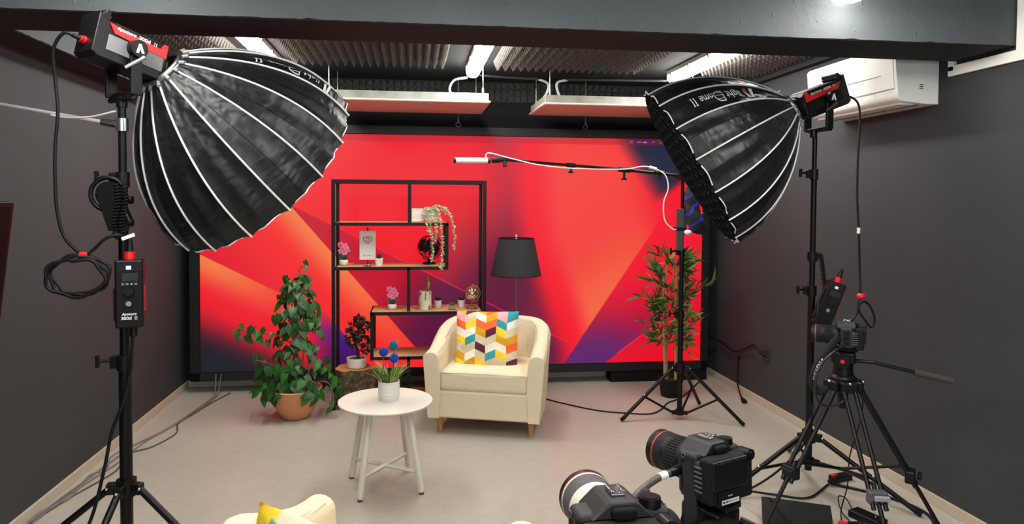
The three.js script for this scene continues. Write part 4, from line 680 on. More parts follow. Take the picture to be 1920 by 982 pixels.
// ivy in a terracotta bowl
{
  seed = 4242;
  const X = -0.80, Z = -4.83, t = thing('potted_ivy', 'bushy green ivy plant in a terracotta bowl on the floor', 'potted plant', [X, 0, Z]);
  mesh('bowl', lathe([[0, 0.004], [0.075, 0], [0.09, 0.006], [0.125, 0.055], [0.158, 0.12], [0.172, 0.175], [0.176, 0.20], [0.182, 0.205], [0.176, 0.212], [0.166, 0.205], [0.155, 0.15], [0, 0.15]], 48), M.terracotta, t);
  mesh('soil', new THREE.CylinderGeometry(0.155, 0.15, 0.02, 36).translate(0, 0.165, 0), M.soil, t);
  mesh('support_cane', rod([0, 0.15, 0], [0.01, 0.95, 0], 0.02, 0.014), M.stem, t);
  const vines = [[[0, 0.16, 0], [0.06, 0.45, 0.05], [-0.03, 0.7, 0.05], [0.04, 0.92, 0.02], [0.03, 1.02, 0.01], [0.075, 1.07, 0]], [[0.02, 0.16, 0.02], [0.10, 0.3, 0.08], [0.09, 0.48, 0.06], [0.06, 0.56, 0.05]], [[0, 0.5, 0.02], [-0.12, 0.585, 0.05], [-0.26, 0.60, 0.06], [-0.36, 0.63, 0.06]], [[0, 0.3, 0], [-0.14, 0.38, 0.06], [-0.24, 0.42, 0.08]], [[0, 0.2, 0], [0.2, 0.26, 0.06], [0.26, 0.2, 0.09], [0.27, 0.09, 0.12]], [[0.02, 0.62, 0.02], [0.14, 0.60, 0.05], [0.19, 0.57, 0.05]]];
  for (const v of vines) mesh('vine', tube(v, 0.0045, 30, 6), M.stem, t);
  const lg = [leafGeo(0.075, 0.03, 0.25, true), leafGeo(0.06, 0.027, 0.4, true), leafGeo(0.085, 0.036, 0.15, true)];
  const put = (x, y, z, s, out) => leafMesh(lg[(rnd() * 3) | 0], M.ivy[(rnd() * 3) | 0], t, [x, y, z], faceQ(out, rr(0.1, 0.9), rr(-0.9, 0.9)), s);
  for (let k = 0; k < 228; k++) {                        // a column that widens towards the bowl
    const y = lerp(0.2, 0.97, Math.pow(rnd(), 1.15)), R = lerp(0.25, 0.155, sstep(0.2, 0.5, y)) * lerp(1, 0.55, sstep(0.75, 0.97, y)), a = rnd() < 0.7 ? rr(0, Math.PI) : rr(-Math.PI, 0), r = R * rr(0.4, 1.05);
    put(Math.cos(a) * r + 0.01, y + 0.03 * Math.sin(a * 3), Math.sin(a) * r * 0.8, rr(0.68, 1.12), [Math.cos(a) * 0.8, rr(0.1, 0.9), Math.sin(a) + 0.45]);
  }
  for (let k = 0; k < 46; k++) { const a = k % 2 ? rr(0.1, 3.0) : rr(0, 6.28), r = rr(0.15, 0.29); put(Math.cos(a) * r * 1.12, rr(0.17, 0.29), Math.sin(a) * r * 0.75, rr(0.85, 1.3), [Math.cos(a), 0.7, Math.sin(a) + 0.3]); }
  for (const [x, y] of [[-0.14, 0.60], [-0.19, 0.63], [-0.23, 0.575], [-0.27, 0.64], [-0.31, 0.585], [-0.35, 0.66], [-0.38, 0.62], [-0.36, 0.58], [-0.17, 0.55], [-0.24, 0.61], [0.08, 1.05], [0.05, 1.0], [0.065, 0.98], [0.075, 1.09], [-0.2, 0.41], [-0.24, 0.45], [-0.17, 0.37], [-0.22, 0.36], [0.17, 0.61], [0.2, 0.58], [0.26, 0.12], [0.28, 0.17], [0.25, 0.07], [0.23, 0.22], [0.16, 0.4], [0.14, 0.71]]) put(x, y, 0.06, rr(0.65, 0.95), [rr(-0.4, 0.4), rr(0.2, 0.8), 1]);
}
// bamboo in a black pot
{
  seed = 777;
  const t = thing('potted_bamboo', 'tall artificial bamboo in a black pot by the right end of the screen', 'potted plant', [2.0, 0, -5.06]);
  mesh('pot', lathe([[0, 0.003], [0.068, 0], [0.075, 0.006], [0.092, 0.12], [0.097, 0.125], [0.097, 0.15], [0.088, 0.15], [0.084, 0.12], [0, 0.12]], 36), M.blackPlastic, t);
  mesh('soil', new THREE.CylinderGeometry(0.085, 0.082, 0.01, 28).translate(0, 0.122, 0), M.soil, t);
  const canes = [[-0.055, 0.02, 0.92], [-0.02, -0.03, 1.06], [0.03, 0.02, 1.0], [0.055, -0.02, 0.86]];
  canes.forEach(([x, z, h]) => { const c = mesh('cane', [rod([x, 0.12, z], [x * 1.25 - 0.01, h, z], 0.0105, 0.006, 12)], M.cane, t); for (let k = 1; k < 6; k++) { const y = 0.12 + k * 0.14; mesh('joint', new THREE.TorusGeometry(0.0105, 0.002, 6, 14).rotateX(Math.PI / 2).translate(lerp(x, x * 1.25 - 0.01, (y - 0.12) / (h - 0.12)), y, z), M.stem, c); } });
  const lg = [leafGeo(0.12, 0.0105, 0.5), leafGeo(0.10, 0.009, 0.8), leafGeo(0.14, 0.0125, 0.3)], rest = []; let count = 0;
  const spray = (p, dir, n, L) => {
    const d = V(...dir).normalize(), e = V(...p).addScaledVector(d, L); mesh('twig', rod(p, e, 0.0022, 0.001, 5), M.stemGreen, t);
    for (let k = 0; k < n; k++) { const f = rr(0.35, 1), q = V(...p).addScaledVector(d, L * f), v = d.clone().add(V(rr(-1, 1), rr(-0.5, 0.9), rr(-0.8, 1))).normalize(); const g = lg[(rnd() * 3) | 0], mi = (rnd() * 3) | 0, ro = rr(0, 6.28), sc = rr(0.7, 1.15); if (count++ < 296) leafMesh(g, M.bamboo[mi], t, [q.x, q.y, q.z], Q([v.x, v.y, v.z], ro), sc); else rest.push(placed(g, [q.x, q.y, q.z], [v.x, v.y, v.z], ro, sc)); }
  };
  for (let k = 0; k < 46; k++) { const y = rr(0.36, 1.10), a = rr(0, 6.28), w = lerp(0.02, 0.10, rnd()); spray([-0.02 + Math.cos(a) * 0.03, y, Math.sin(a) * 0.04], [Math.cos(a), rr(-0.1, 0.9), Math.sin(a) * 0.7], 6, w + 0.05); }
  for (const [p, d, n, l] of [[[-0.02, 0.7, 0], [-1, 0.35, 0.1], 6, 0.24], [[-0.02, 0.55, 0.02], [-1, 0.12, 0.1], 6, 0.22], [[0.03, 0.78, 0], [1, 0.35, 0.2], 8, 0.3], [[0.03, 0.6, 0], [1, 0.1, 0.2], 6, 0.2], [[-0.03, 0.42, 0], [-1, 0.1, 0.2], 6, 0.12], [[-0.02, 1.0, 0], [-0.3, 1, 0], 9, 0.1], [[0.02, 1.0, 0], [0.6, 0.8, 0], 8, 0.12]]) spray(p, d, n, l);
  for (let k = 0; k < 40; k++) { const y = rr(0.4, 1.06), a = rr(0, 6.28); spray([Math.cos(a) * 0.03, y, Math.sin(a) * 0.05], [Math.cos(a), rr(-0.2, 0.9), Math.sin(a)], 5, rr(0.05, 0.13)); }
  mesh('leaves', rest, M.bamboo[1], t).userData.kind = 'stuff';
}
// bonsai on the tree stump
{
  seed = 99;
  const s = thing('tree_stump', 'short bark-covered log with a split, on the bottom shelf of the bookcase', 'log', [-0.42, 0.064, -5.115]);
  const H = 0.205, Rr = (a) => 0.13 * (1 + 0.07 * Math.sin(a * 3 + 1) + 0.05 * Math.sin(a * 7)) * (1 - 0.16 * Math.exp(-Math.pow((((a - 1.72) + 9.42) % 6.283 - 3.1416) / 0.1, 2)));
  mesh('bark', grid(96, 12, (u, v) => { const a = u * 6.2832, r = Rr(a) * (1 + 0.02 * perlin.noise(a * 6, v * 5, 1)); return [Math.cos(a) * r * 1.12, H * (1 - v), Math.sin(a) * r]; }), M.barkDouble, s);
  mesh('cut_face', grid(96, 4, (u, v) => { const a = u * 6.2832, r = Rr(a) * (1 - v) * 1.003; return [Math.cos(a) * r * 1.12, H + 0.001, Math.sin(a) * r]; }), M.woodEnd, s);
  const b = thing('bonsai', 'small dark green bonsai in a white round pot on the log', 'potted plant', [-0.405, 0.272, -5.115]);
  mesh('pot', lathe([[0, 0.002], [0.066, 0], [0.071, 0.005], [0.073, 0.068], [0.0715, 0.071], [0.066, 0.069], [0.065, 0.055], [0, 0.055]], 40), M.ceramic, b); mesh('gravel', new THREE.CylinderGeometry(0.0655, 0.0655, 0.006, 30).translate(0, 0.057, 0), std(0x6b5a3e, 0.95, 0, { bumpMap: rep(T.grain, 3, 3), bumpScale: 0.004 }), b);
  mesh('trunk', [tube([[0.005, 0.055, 0], [0.012, 0.11, 0], [-0.006, 0.17, 0.01], [0.012, 0.24, 0], [0.02, 0.31, 0]], 0.0105, 30, 8), tube([[0, 0.16, 0.01], [0.05, 0.18, 0.02]], 0.005, 10, 6), tube([[0.0, 0.2, 0.0], [-0.05, 0.23, 0.01]], 0.005, 10, 6), tube([[0.01, 0.25, 0.0], [0.065, 0.29, 0.01]], 0.005, 10, 6)], std(0x1d2a1e, 0.8), b);
  const lg = leafGeo(0.028, 0.012, 0.5), parts = [];
  for (const [x, y, r] of [[-0.045, 0.235, 0.045], [0.05, 0.19, 0.04], [0.02, 0.335, 0.045], [0.06, 0.30, 0.04], [-0.015, 0.30, 0.05], [0.06, 0.125, 0.03], [-0.03, 0.19, 0.04], [0.03, 0.24, 0.04]]) { const l = []; for (let k = 0; k < 46; k++) { const d = V(rr(-1, 1), rr(-1, 1), rr(-1, 1)).normalize(); l.push(placed(lg, [x + d.x * r * rr(0.4, 1), y + d.y * r * rr(0.4, 0.9), d.z * r], [d.x, d.y + 0.4, d.z], rr(0, 6), rr(0.7, 1.1))); } mesh('foliage_cluster', l, M.bonsai, b); }
}
// pot of grass with blue flowers on the round table
{
  seed = 31;
  const t = thing('flower_pot', 'white ribbed pot of green grass with blue ball flowers on the round table', 'potted plant', [-0.118, 0.4585, -3.60]);
  const prof = []; const pot = grid(84, 26, (u, v) => { const a = u * 6.2832, y = v * 0.100, dia = Math.max(0, Math.sin(a * 14 + v * 17) * Math.sin(a * 14 - v * 17)), r = lerp(0.049, 0.0555, Math.min(1, v * 3)) + 0.003 * dia * (v > 0.08 && v < 0.88 ? 1 : 0); return [Math.cos(a) * r, y, Math.sin(a) * r]; });
  mesh('pot', [pot, lathe([[0.0555, 0.0998], [0.055, 0.102], [0.050, 0.101], [0.049, 0.08], [0, 0.08]], 40), new THREE.CircleGeometry(0.049, 32).rotateX(Math.PI / 2).translate(0, 0.0003, 0)], M.ceramicDouble, t);
  mesh('soil', new THREE.CylinderGeometry(0.0495, 0.0495, 0.004, 28).translate(0, 0.083, 0), M.soil, t);
  const bl = leafGeo(0.14, 0.0042, 0.3), bl2 = leafGeo(0.125, 0.004, 0.6);
  for (let k = 0; k < 90; k++) { const a = rr(0, 6.28), r = 0.042 * Math.sqrt(rnd()), sp = rr(0.03, 0.5) * (0.4 + r / 0.042); leafMesh(k % 2 ? bl : bl2, M.grass[k % 3], t, [Math.cos(a) * r, 0.082, Math.sin(a) * r], Q([Math.cos(a) * sp, 1, Math.sin(a) * sp], Math.PI / 2 - a + Math.PI), rr(0.75, 1.0)); }
  for (const [x, y, z, m, nm] of [[-0.028, 0.252, 0, M.blueFlower], [0.024, 0.284, -0.015, M.tealFlower], [0.028, 0.222, 0.02, M.blueFlower]]) {
    mesh('flower_stem', tube([[x * 0.4, 0.082, z * 0.4], [x * 0.9, 0.16, z], [x, y, z]], 0.0022, 14, 6), M.stemGreen, t);
    const sp = [new THREE.IcosahedronGeometry(0.013, 1).translate(x, y, z)]; for (let k = 0; k < 110; k++) { const ph = Math.acos(1 - 2 * (k + 0.5) / 110), th = k * 2.39996, d = V(Math.sin(ph) * Math.cos(th), Math.cos(ph), Math.sin(ph) * Math.sin(th)); sp.push(rod([x, y, z], [x + d.x * 0.025, y + d.y * 0.025, z + d.z * 0.025], 0.0014, 0.0022, 4)); }
    mesh('flower_head', sp, m, t);
  }
}
// ---------- things on the shelves ----------
function orchid(label, p, n) {
  seed = 500 + n * 13;
  const t = thing('orchid', label, 'potted plant', p, 0, 'pink orchids on the shelves');
  mesh('pot', lathe([[0, 0.001], [0.022, 0], [0.031, 0.012], [0.033, 0.028], [0.029, 0.042], [0.026, 0.041], [0.024, 0.03], [0, 0.03]], 28), M.ceramic, t); mesh('moss', new THREE.CylinderGeometry(0.025, 0.025, 0.004, 20).translate(0, 0.034, 0), M.soil, t);
  const lf = leafGeo(0.075, 0.013, 0.3), lm = std(0x23352a, 0.4, 0, { side: THREE.DoubleSide });
  for (const [a, b] of [[-0.5, 0.2], [0.5, 0.1], [-0.15, 0.3], [0.2, 0.35]]) leafMesh(lf, lm, t, [a * 0.015, 0.034, 0.005], Q([a, 1.2, b], 0), 1);
  mesh('flower_stem', [tube([[0, 0.035, 0], [-0.01, 0.09, 0], [-0.012, 0.13, 0.004], [0.01, 0.15, 0.01]], 0.0016, 16, 5), tube([[0.006, 0.035, 0], [0.016, 0.09, 0], [0.008, 0.12, 0.008]], 0.0016, 14, 5)], M.stemGreen, t);
  const pet = leafGeo(0.027, 0.0125, 0.15);
  for (const [x, y, z] of [[-0.02, 0.15, 0.006], [0.012, 0.142, 0.014], [-0.004, 0.122, 0.016], [0.024, 0.114, 0.012], [-0.016, 0.106, 0.012], [0.006, 0.098, 0.016]]) { const g = [], q = faceQ([rr(-0.4, 0.4), rr(0, 0.4), 1], 0, rr(0, 1)); for (let k = 0; k < 5; k++) g.push(pet.clone().rotateZ(k * 1.2566)); const m = mesh('blossom', g, M.pink, t); m.position.set(x, y, z); m.quaternion.copy(q); mesh('blossom_heart', new THREE.SphereGeometry(0.004, 8, 6).translate(0, 0, 0.003), std(0xc02860, 0.6), m); }
}
orchid('pink orchid in a white pot on the upper wooden shelf beside the heart card', [-0.492, 1.0315, -5.06], 0);
orchid('pink orchid in a white pot on the shelf above the log', [-0.142, 0.7045, -5.06], 1);
function smallPot(label, p, kind) {
  seed = 800 + ((p[0] * 100) | 0);
  const t = thing('small_plant', label, 'potted plant', p, 0, 'small potted plants on the shelves');
  if (kind === 'glass') { mesh('pot', lathe([[0, 0.001], [0.030, 0.0], [0.033, 0.004], [0.033, 0.042], [0.031, 0.042], [0.030, 0.006], [0, 0.005]], 28), M.glass, t); mesh('pebbles', new THREE.CylinderGeometry(0.028, 0.028, 0.02, 20).translate(0, 0.017, 0), std(0x9a8f8a, 0.8), t); }
  else { mesh('pot', lathe([[0, 0.001], [0.022, 0], [0.0235, 0.002], [0.030, 0.052], [0.0305, 0.055], [0.028, 0.055], [0.026, 0.045], [0, 0.045]], 28), M.ceramic, t); mesh('soil', new THREE.CylinderGeometry(0.027, 0.026, 0.004, 20).translate(0, 0.047, 0), M.soil, t); }
  const g = [], lf = leafGeo(kind === 'spiky' ? 0.05 : 0.024, 0.006, 0.3), y0 = kind === 'glass' ? 0.03 : 0.047, n = kind === 'spiky' ? 22 : 70;
  for (let k = 0; k < n; k++) { const a = k * 2.4, s = kind === 'spiky' ? rr(0.2, 1.0) : rr(0, 1.6), r = kind === 'spiky' ? 0.004 : 0.018 * Math.sqrt(rnd()); g.push(placed(lf, [Math.cos(a) * r, y0 + (kind === 'spiky' ? 0 : rr(0, 0.012)), Math.sin(a) * r], [Math.cos(a) * s, 1, Math.sin(a) * s], -a + Math.PI / 2, rr(0.6, 1) * (kind === 'glass' ? 0.7 : 1))); }
  mesh('rosette', g, kind === 'glass' ? M.stemGreen : kind === 'dark' ? M.darkPlant : M.bonsai, t);
}
smallPot('spiky succulent in a white square-sided pot beside the heart card', [-0.236, 1.0315, -5.02], 'spiky');
smallPot('round dark plant in a white pot next to the birch vase', [0.196, 0.7045, -5.13], 'bush');
smallPot('tiny cactus in a clear glass cup between the two white pots', [0.296, 0.7045, -5.01], 'glass');
smallPot('round dark plant in a white pot next to the glass globe', [0.374, 0.7045, -5.13], 'dark');
// card with a heart
{
  const tx = canvasTex(256, 480, (c) => {
    c.fillStyle = '#e9e8e4'; c.fillRect(0, 0, 256, 480); c.strokeStyle = '#c2452e'; c.lineWidth = 13; c.lineJoin = 'round';
    c.beginPath(); c.moveTo(128, 210); c.bezierCurveTo(30, 160, 50, 70, 128, 112); c.bezierCurveTo(206, 70, 226, 160, 128, 210); c.stroke(); c.lineWidth = 10; c.beginPath(); c.moveTo(128, 112); c.bezierCurveTo(96, 128, 100, 172, 128, 172); c.bezierCurveTo(156, 172, 160, 128, 128, 112); c.stroke();
    c.fillStyle = '#d8a0a0'; c.beginPath(); c.arc(72, 412, 15, 0, 7); c.fill(); c.strokeStyle = '#77777a'; c.lineWidth = 5; c.beginPath(); c.moveTo(104, 394); c.lineTo(106, 418); c.quadraticCurveTo(120, 430, 128, 412); c.lineTo(130, 398); c.stroke(); c.beginPath(); c.moveTo(132, 420); for (let k = 0; k < 9; k++) c.lineTo(138 + k * 7, k % 2 ? 420 : 409); c.stroke();
  });
  const t = thing('heart_card', 'white hanging card with a red heart sign on the upper wooden shelf', 'card', [-0.324, 1.032, -5.12]);
  mesh('card', rbx(0.118, 0.216, 0.006, 0.002).translate(0, 0.143, 0), std(0xe9e8e4, 0.6), t); mesh('print', new THREE.PlaneGeometry(0.116, 0.214).translate(0, 0.143, 0.0034), std(0xffffff, 0.6, 0, { map: tx }), t);
  mesh('stand_rod', rod([0, 0.0, -0.008], [0, 0.275, -0.008], 0.003), M.blackMetal, t); mesh('stand_foot', lathe([[0, 0], [0.032, 0], [0.03, 0.004], [0, 0.006]], 24), M.chrome, t);
  mesh('clip', rbx(0.012, 0.02, 0.012).translate(0, 0.26, 0), M.blackMetal, t);
  const d = thing('metal_trinket', 'small shiny metal dish lying in front of the heart card', 'trinket', [-0.315, 1.0315, -4.995]); mesh('dish', lathe([[0, 0.002], [0.02, 0], [0.035, 0.008], [0.034, 0.009], [0.02, 0.003], [0, 0.004]], 28), M.chrome, d); mesh('ring', new THREE.TorusGeometry(0.012, 0.003, 8, 18).rotateX(Math.PI / 2).translate(0.004, 0.007, 0), M.chrome, d);
}
// trailing plant and white boxes at the top
{
  seed = 61;
  const t = thing('trailing_plant', 'pale trailing plant in a white pot hanging over the top shelf edge', 'potted plant', [0.145, 1.3495, -5.07]);
  mesh('pot', lathe([[0, 0.001], [0.040, 0], [0.044, 0.004], [0.052, 0.082], [0.053, 0.086], [0.048, 0.086], [0.046, 0.07], [0, 0.07]], 32), M.ceramic, t); mesh('soil', new THREE.CylinderGeometry(0.047, 0.047, 0.004, 24).translate(0, 0.074, 0), M.soil, t);
  const lf = leafGeo(0.017, 0.0062, 0.3);
  const strands = [[[0, 0.085, 0.02], [0.05, 0.115, 0.07], [0.11, 0.09, 0.09], [0.15, 0.0, 0.10], [0.165, -0.1, 0.10], [0.16, -0.2, 0.10]], [[0, 0.085, 0.02], [0.0, 0.10, 0.08], [-0.01, 0.02, 0.135], [-0.005, -0.08, 0.14], [0.005, -0.19, 0.14], [0.0, -0.28, 0.14]], [[0.01, 0.085, 0.02], [0.04, 0.09, 0.09], [0.06, 0.0, 0.135], [0.075, -0.12, 0.14], [0.075, -0.25, 0.14], [0.065, -0.345, 0.14]], [[-0.01, 0.085, 0.02], [-0.04, 0.10, 0.07], [-0.055, 0.05, 0.12], [-0.03, -0.02, 0.14], [-0.02, -0.08, 0.14]], [[0, 0.085, 0], [-0.03, 0.11, 0.03], [-0.065, 0.08, 0.06], [-0.07, 0.03, 0.08]], [[0, 0.085, 0], [0.03, 0.12, 0.04], [0.075, 0.10, 0.06], [0.11, 0.05, 0.08]], [[-0.01, 0.08, 0.01], [-0.02, 0.10, 0.10], [0.02, 0.03, 0.13], [0.03, -0.06, 0.14], [0.028, -0.13, 0.14]]];
  strands.forEach((pts, i) => { const c = curve(pts), n = Math.round(c.getLength() / 0.0042), g = [new THREE.TubeGeometry(c, 30, 0.0012, 4)]; for (let k = 1; k <= n; k++) { const p = c.getPoint(k / n), a = k * 2.4; g.push(placed(lf, [p.x, p.y, p.z], [Math.cos(a), rr(-0.2, 0.5), Math.sin(a)], rr(0, 6), rr(0.7, 1.2))); } mesh('trailing_strand', g, M.palePlant, t); });
  const w = thing('stone_block', 'small white textured block behind the trailing plant on the top shelf', 'ornament', [0.045, 1.3495, -5.16]); mesh('front_slab', rb(-0.045, 0.045, 0, 0.098, -0.02, 0.02, 0.006, 3), std(0xdfdcd3, 0.8, 0, { bumpMap: rep(T.grain, 1, 1), bumpScale: 0.006 }), w); mesh('foot', rb(-0.04, 0.04, 0, 0.01, 0.02, 0.03, 0.002), M.ceramic, w);
}
// dark openwork globe on the upper shelf, glass globe below
{
  const t = thing('wire_globe', 'dark openwork metal globe on the upper wooden shelf behind the trailing plant', 'globe', [0.13, 1.0315, -5.14]), R = 0.085, cy = 0.128;
  mesh('stand', [lathe([[0, 0], [0.05, 0], [0.052, 0.006], [0.045, 0.014], [0.014, 0.02], [0.011, 0.045], [0, 0.045]], 32), tube(Array.from({ length: 13 }, (_, k) => { const a = -2.1 + k / 12 * 3.4; return [Math.cos(a) * (R + 0.012), cy + Math.sin(a) * (R + 0.012), 0]; }), 0.004, 40, 6)], M.blackMetal, t);
  for (let k = 0; k < 6; k++) mesh('meridian', new THREE.TorusGeometry(R, 0.0022, 6, 48).rotateY(k * Math.PI / 6).translate(0, cy, 0), M.blackMetal, t);
  for (const l of [-0.6, -0.2, 0.2, 0.6]) mesh('parallel', new THREE.TorusGeometry(R * Math.cos(l), 0.002, 6, 40).rotateX(Math.PI / 2).translate(0, cy + R * Math.sin(l), 0), M.blackMetal, t);
  const land = (a0, a1, b0, b1) => grid(12, 10, (u, v) => { const a = lerp(a0, a1, u) + 0.12 * Math.sin(v * 9), b = lerp(b0, b1, v) + 0.1 * Math.sin(u * 8); return [Math.cos(a) * Math.cos(b) * (R + 0.001), cy + Math.sin(b) * (R + 0.001), Math.sin(a) * Math.cos(b) * (R + 0.001)]; });
  const dm = std(0x0e0e10, 0.5, 0.4, { side: THREE.DoubleSide }); mesh('continent', land(1.9, 2.9, -0.1, 0.8), dm, t); mesh('continent', land(0.6, 1.5, -0.8, 0.35), dm, t); mesh('continent', land(0.1, 0.7, 0.2, 0.9), dm, t); mesh('continent', land(3.6, 4.8, -0.5, 0.6), dm, t);
  const g = thing('glass_globe', 'small golden glass globe on a wooden foot at the end of the middle shelf', 'globe', [0.445, 0.7045, -5.05]), r = 0.054, gy = 0.115;
  mesh('foot', lathe([[0, 0], [0.042, 0], [0.045, 0.005], [0.043, 0.018], [0.038, 0.021], [0, 0.022]], 32), std(0x7a4a36, 0.5), g); mesh('stem', rod([0, 0.02, 0], [0, 0.065, 0], 0.004), M.steel, g);
  mesh('ball', new THREE.SphereGeometry(r, 40, 28).translate(0, gy, 0), std(0xd8c49a, 0.08, 0.9), g); mesh('arc', tube(Array.from({ length: 13 }, (_, k) => { const a = -1.57 + k / 12 * 3.14; return [Math.cos(a) * (r + 0.008), gy + Math.sin(a) * (r + 0.008), 0]; }), 0.0025, 40, 6), M.brass, g); mesh('pin', rod([0, gy + r - 0.002, 0], [0, gy + r + 0.014, 0], 0.0022), M.steel, g);
}
// birch vase with dry grass
{
  seed = 17;
  const t = thing('birch_vase', 'pale birch bark vase with dry grass on the middle shelf', 'vase', [0.098, 0.7045, -5.04]);
  mesh('vase', lathe([[0, 0.001], [0.046, 0], [0.047, 0.003], [0.0465, 0.133], [0.045, 0.136], [0.042, 0.133], [0.042, 0.1], [0, 0.1]], 36), M.birch, t);
  const lf = leafGeo(0.10, 0.0022, 0.1); for (let k = 0; k < 16; k++) { const a = rr(0.0, 0.35), z = rr(-0.08, 0.08), h = rr(0.07, 0.13), x = 0.012 + rr(-0.008, 0.008); const m = mesh('stalk', [rod([x, 0.10, 0], [x + a * h * 0.5, 0.13 + h * 0.8, z], 0.0009, 0.0007, 5), ...Array.from({ length: 8 }, (_, j) => placed(leafGeo(0.03, 0.002, 0.1), [x + a * h * (0.25 + j * 0.04), 0.13 + h * (0.25 + j * 0.075), z * (0.4 + j * 0.08)], [a + rr(-0.3, 0.3), 1, rr(-0.3, 0.3)], rr(0, 6), 1))], k % 3 ? M.dry : M.dryDark, t); }
}

// ---------- cameras ----------
const PRINT = (w, h, f) => printMat(canvasTex(w, h, (c) => { c.clearRect(0, 0, w, h); f(c); }));
const canonMat = PRINT(256, 64, (c) => { c.fillStyle = '#dcdcda'; c.font = 'bold 50px serif'; c.fillText('Canon', 40, 48); });
function cameraBody(label, p, turn, tilt, lens, opt = {}) {       // lens looks along -z, origin under the body
  const t = thing('camera', label, 'camera', p, turn); t.rotation.order = 'YXZ'; t.rotation.x = tilt;
  const W = 0.142, H = 0.098, Dp = 0.075;
  mesh('body', [rbx(W, H, Dp * 0.72, 0.012, 4).translate(0, H / 2, 0.005), rbx(W * 0.98, H * 0.86, Dp * 0.5, 0.014, 4).translate(0, H * 0.45, 0.022)], M.cameraBody, t);
  mesh('cooling_block', rbx(W * 0.92, H * 0.98, 0.034, 0.008, 3).translate(-0.004, H * 0.47, 0.056), M.blackMatte, t);
  const pr = new THREE.Shape([[-0.040, 0], [0.040, 0], [0.022, 0.015], [0.017, 0.018], [-0.017, 0.018], [-0.022, 0.015]].map((q) => new THREE.Vector2(...q)));
  const hump = mesh('viewfinder_hump', new THREE.ExtrudeGeometry(pr, { depth: 0.062, bevelEnabled: true, bevelThickness: 0.006, bevelSize: 0.004, bevelSegments: 3 }).translate(-0.006, H - 0.004, -0.028), M.cameraBody, t);
  mesh('hot_shoe', [rb(-0.016, 0.004, H + 0.018, H + 0.0215, -0.012, 0.018, 0.001), rb(-0.0165, -0.012, H + 0.021, H + 0.026, -0.012, 0.018, 0.001), rb(0.0, 0.0045, H + 0.021, H + 0.026, -0.012, 0.018, 0.001)], M.chrome, hump);
  mesh('eyepiece', rb(-0.024, 0.012, H - 0.004, H + 0.012, 0.034, 0.052, 0.006, 3), M.rubber, hump);
  mesh('grip', new THREE.CapsuleGeometry(0.024, 0.06, 6, 16).scale(0.9, 1, 1.15).translate(W / 2 - 0.012, H * 0.48, -0.025), M.rubber, t);
  mesh('hand_strap', new THREE.CapsuleGeometry(0.028, 0.045, 6, 18).scale(0.75, 1, 1.2).translate(W / 2 - 0.002, H * 0.42, 0.014), M.blackMatte, t); mesh('joystick', [rod([W / 2 - 0.022, H * 0.9, 0.05], [W / 2 - 0.022, H * 0.92, 0.078], 0.013, 0.0115, 24), rod([W / 2 - 0.022, H * 0.92, 0.077], [W / 2 - 0.022, H * 0.92, 0.08], 0.007, 0.006, 18)], M.blackMetal, t);
  const dial = mesh('mode_dial', [rod([0.045, H - 0.002, 0.01], [0.045, H + 0.012, 0.01], 0.017, 0.016, 28), rod([0.045, H + 0.011, 0.01], [0.045, H + 0.013, 0.01], 0.012, 0.012, 24)], M.blackMetal, t);
  mesh('button', rod([0.055, H - 0.004, -0.03], [0.055, H + 0.006, -0.033], 0.008, 0.007, 18), M.grey, t); mesh('rear_dial', rod([0.046, H * 0.8, 0.035], [0.046, H * 0.8, 0.048], 0.014, 0.013, 24), M.blackMetal, t);
  for (const [x, y] of [[0.032, 0.072], [0.052, 0.058], [0.052, 0.04], [0.034, 0.03]]) mesh('button', rod([x, y, 0.035], [x, y, 0.043], 0.0045, 0.004, 12), M.grey, t);
  const bk = mesh('rear_screen', rb(-0.066, 0.036, 0.030, 0.092, 0.070, 0.080, 0.003), M.blackPlastic, t); mesh('screen_glass', rb(-0.061, 0.031, 0.035, 0.088, 0.0798, 0.0806, 0.0003), M.screenBlack, bk);
  mesh('lettering', new THREE.PlaneGeometry(0.028, 0.007).translate(-0.01, H + 0.006, -0.0385).rotateY(Math.PI).translate(-0.012, 0, -0.077), canonMat, hump);
  for (let k = 0; k < 3; k++) mesh('port_cover', rb(-W / 2 - 0.002, -W / 2 + 0.004, 0.018 + k * 0.022, 0.036 + k * 0.022, -0.008, 0.018, 0.002), M.rubber, t);
  for (let k = 0; k < 6; k++) mesh('vent_slit', rb(-W / 2 - 0.0005, -W / 2 + 0.006, 0.020 + k * 0.010, 0.024 + k * 0.010, 0.028, 0.05, 0.001, 1), M.grey, t);
  if (opt.plate) { mesh('rating_plate', rb(-0.050, 0.016, -0.003, 0.028, 0.0722, 0.0775, 0.001), M.blackPlastic, t); mesh('lettering', new THREE.PlaneGeometry(0.022, 0.0055).translate(-0.017, 0.017, 0.0785), canonMat, t); const st = canvasTex(256, 48, (c) => { c.fillStyle = '#d9d8d0'; c.fillRect(0, 0, 256, 48); c.fillStyle = '#3a3a3a'; for (const [x, w] of [[14, 30], [52, 14], [70, 24], [108, 16]]) c.fillRect(x, 12, w, 24); for (let k = 0; k < 10; k++) c.fillRect(134 + k * 11, 18, 7, 13); }); mesh('sticker', new THREE.PlaneGeometry(0.052, 0.0095).translate(-0.017, 0.005, 0.0786), std(0xffffff, 0.6, 0, { map: st }), t); }
  for (const s of [-1, 1]) mesh('strap_lug', new THREE.TorusGeometry(0.005, 0.0014, 8, 16).rotateY(Math.PI / 2).translate(s * (W / 2 + 0.001), H * 0.9, 0), M.grey, t);
  let z = -0.02; const ln = mesh('lens', rod([-0.004, 0.052, z + 0.01], [-0.004, 0.052, z - 0.012], 0.034, 0.034, 36), M.blackMetal, t);
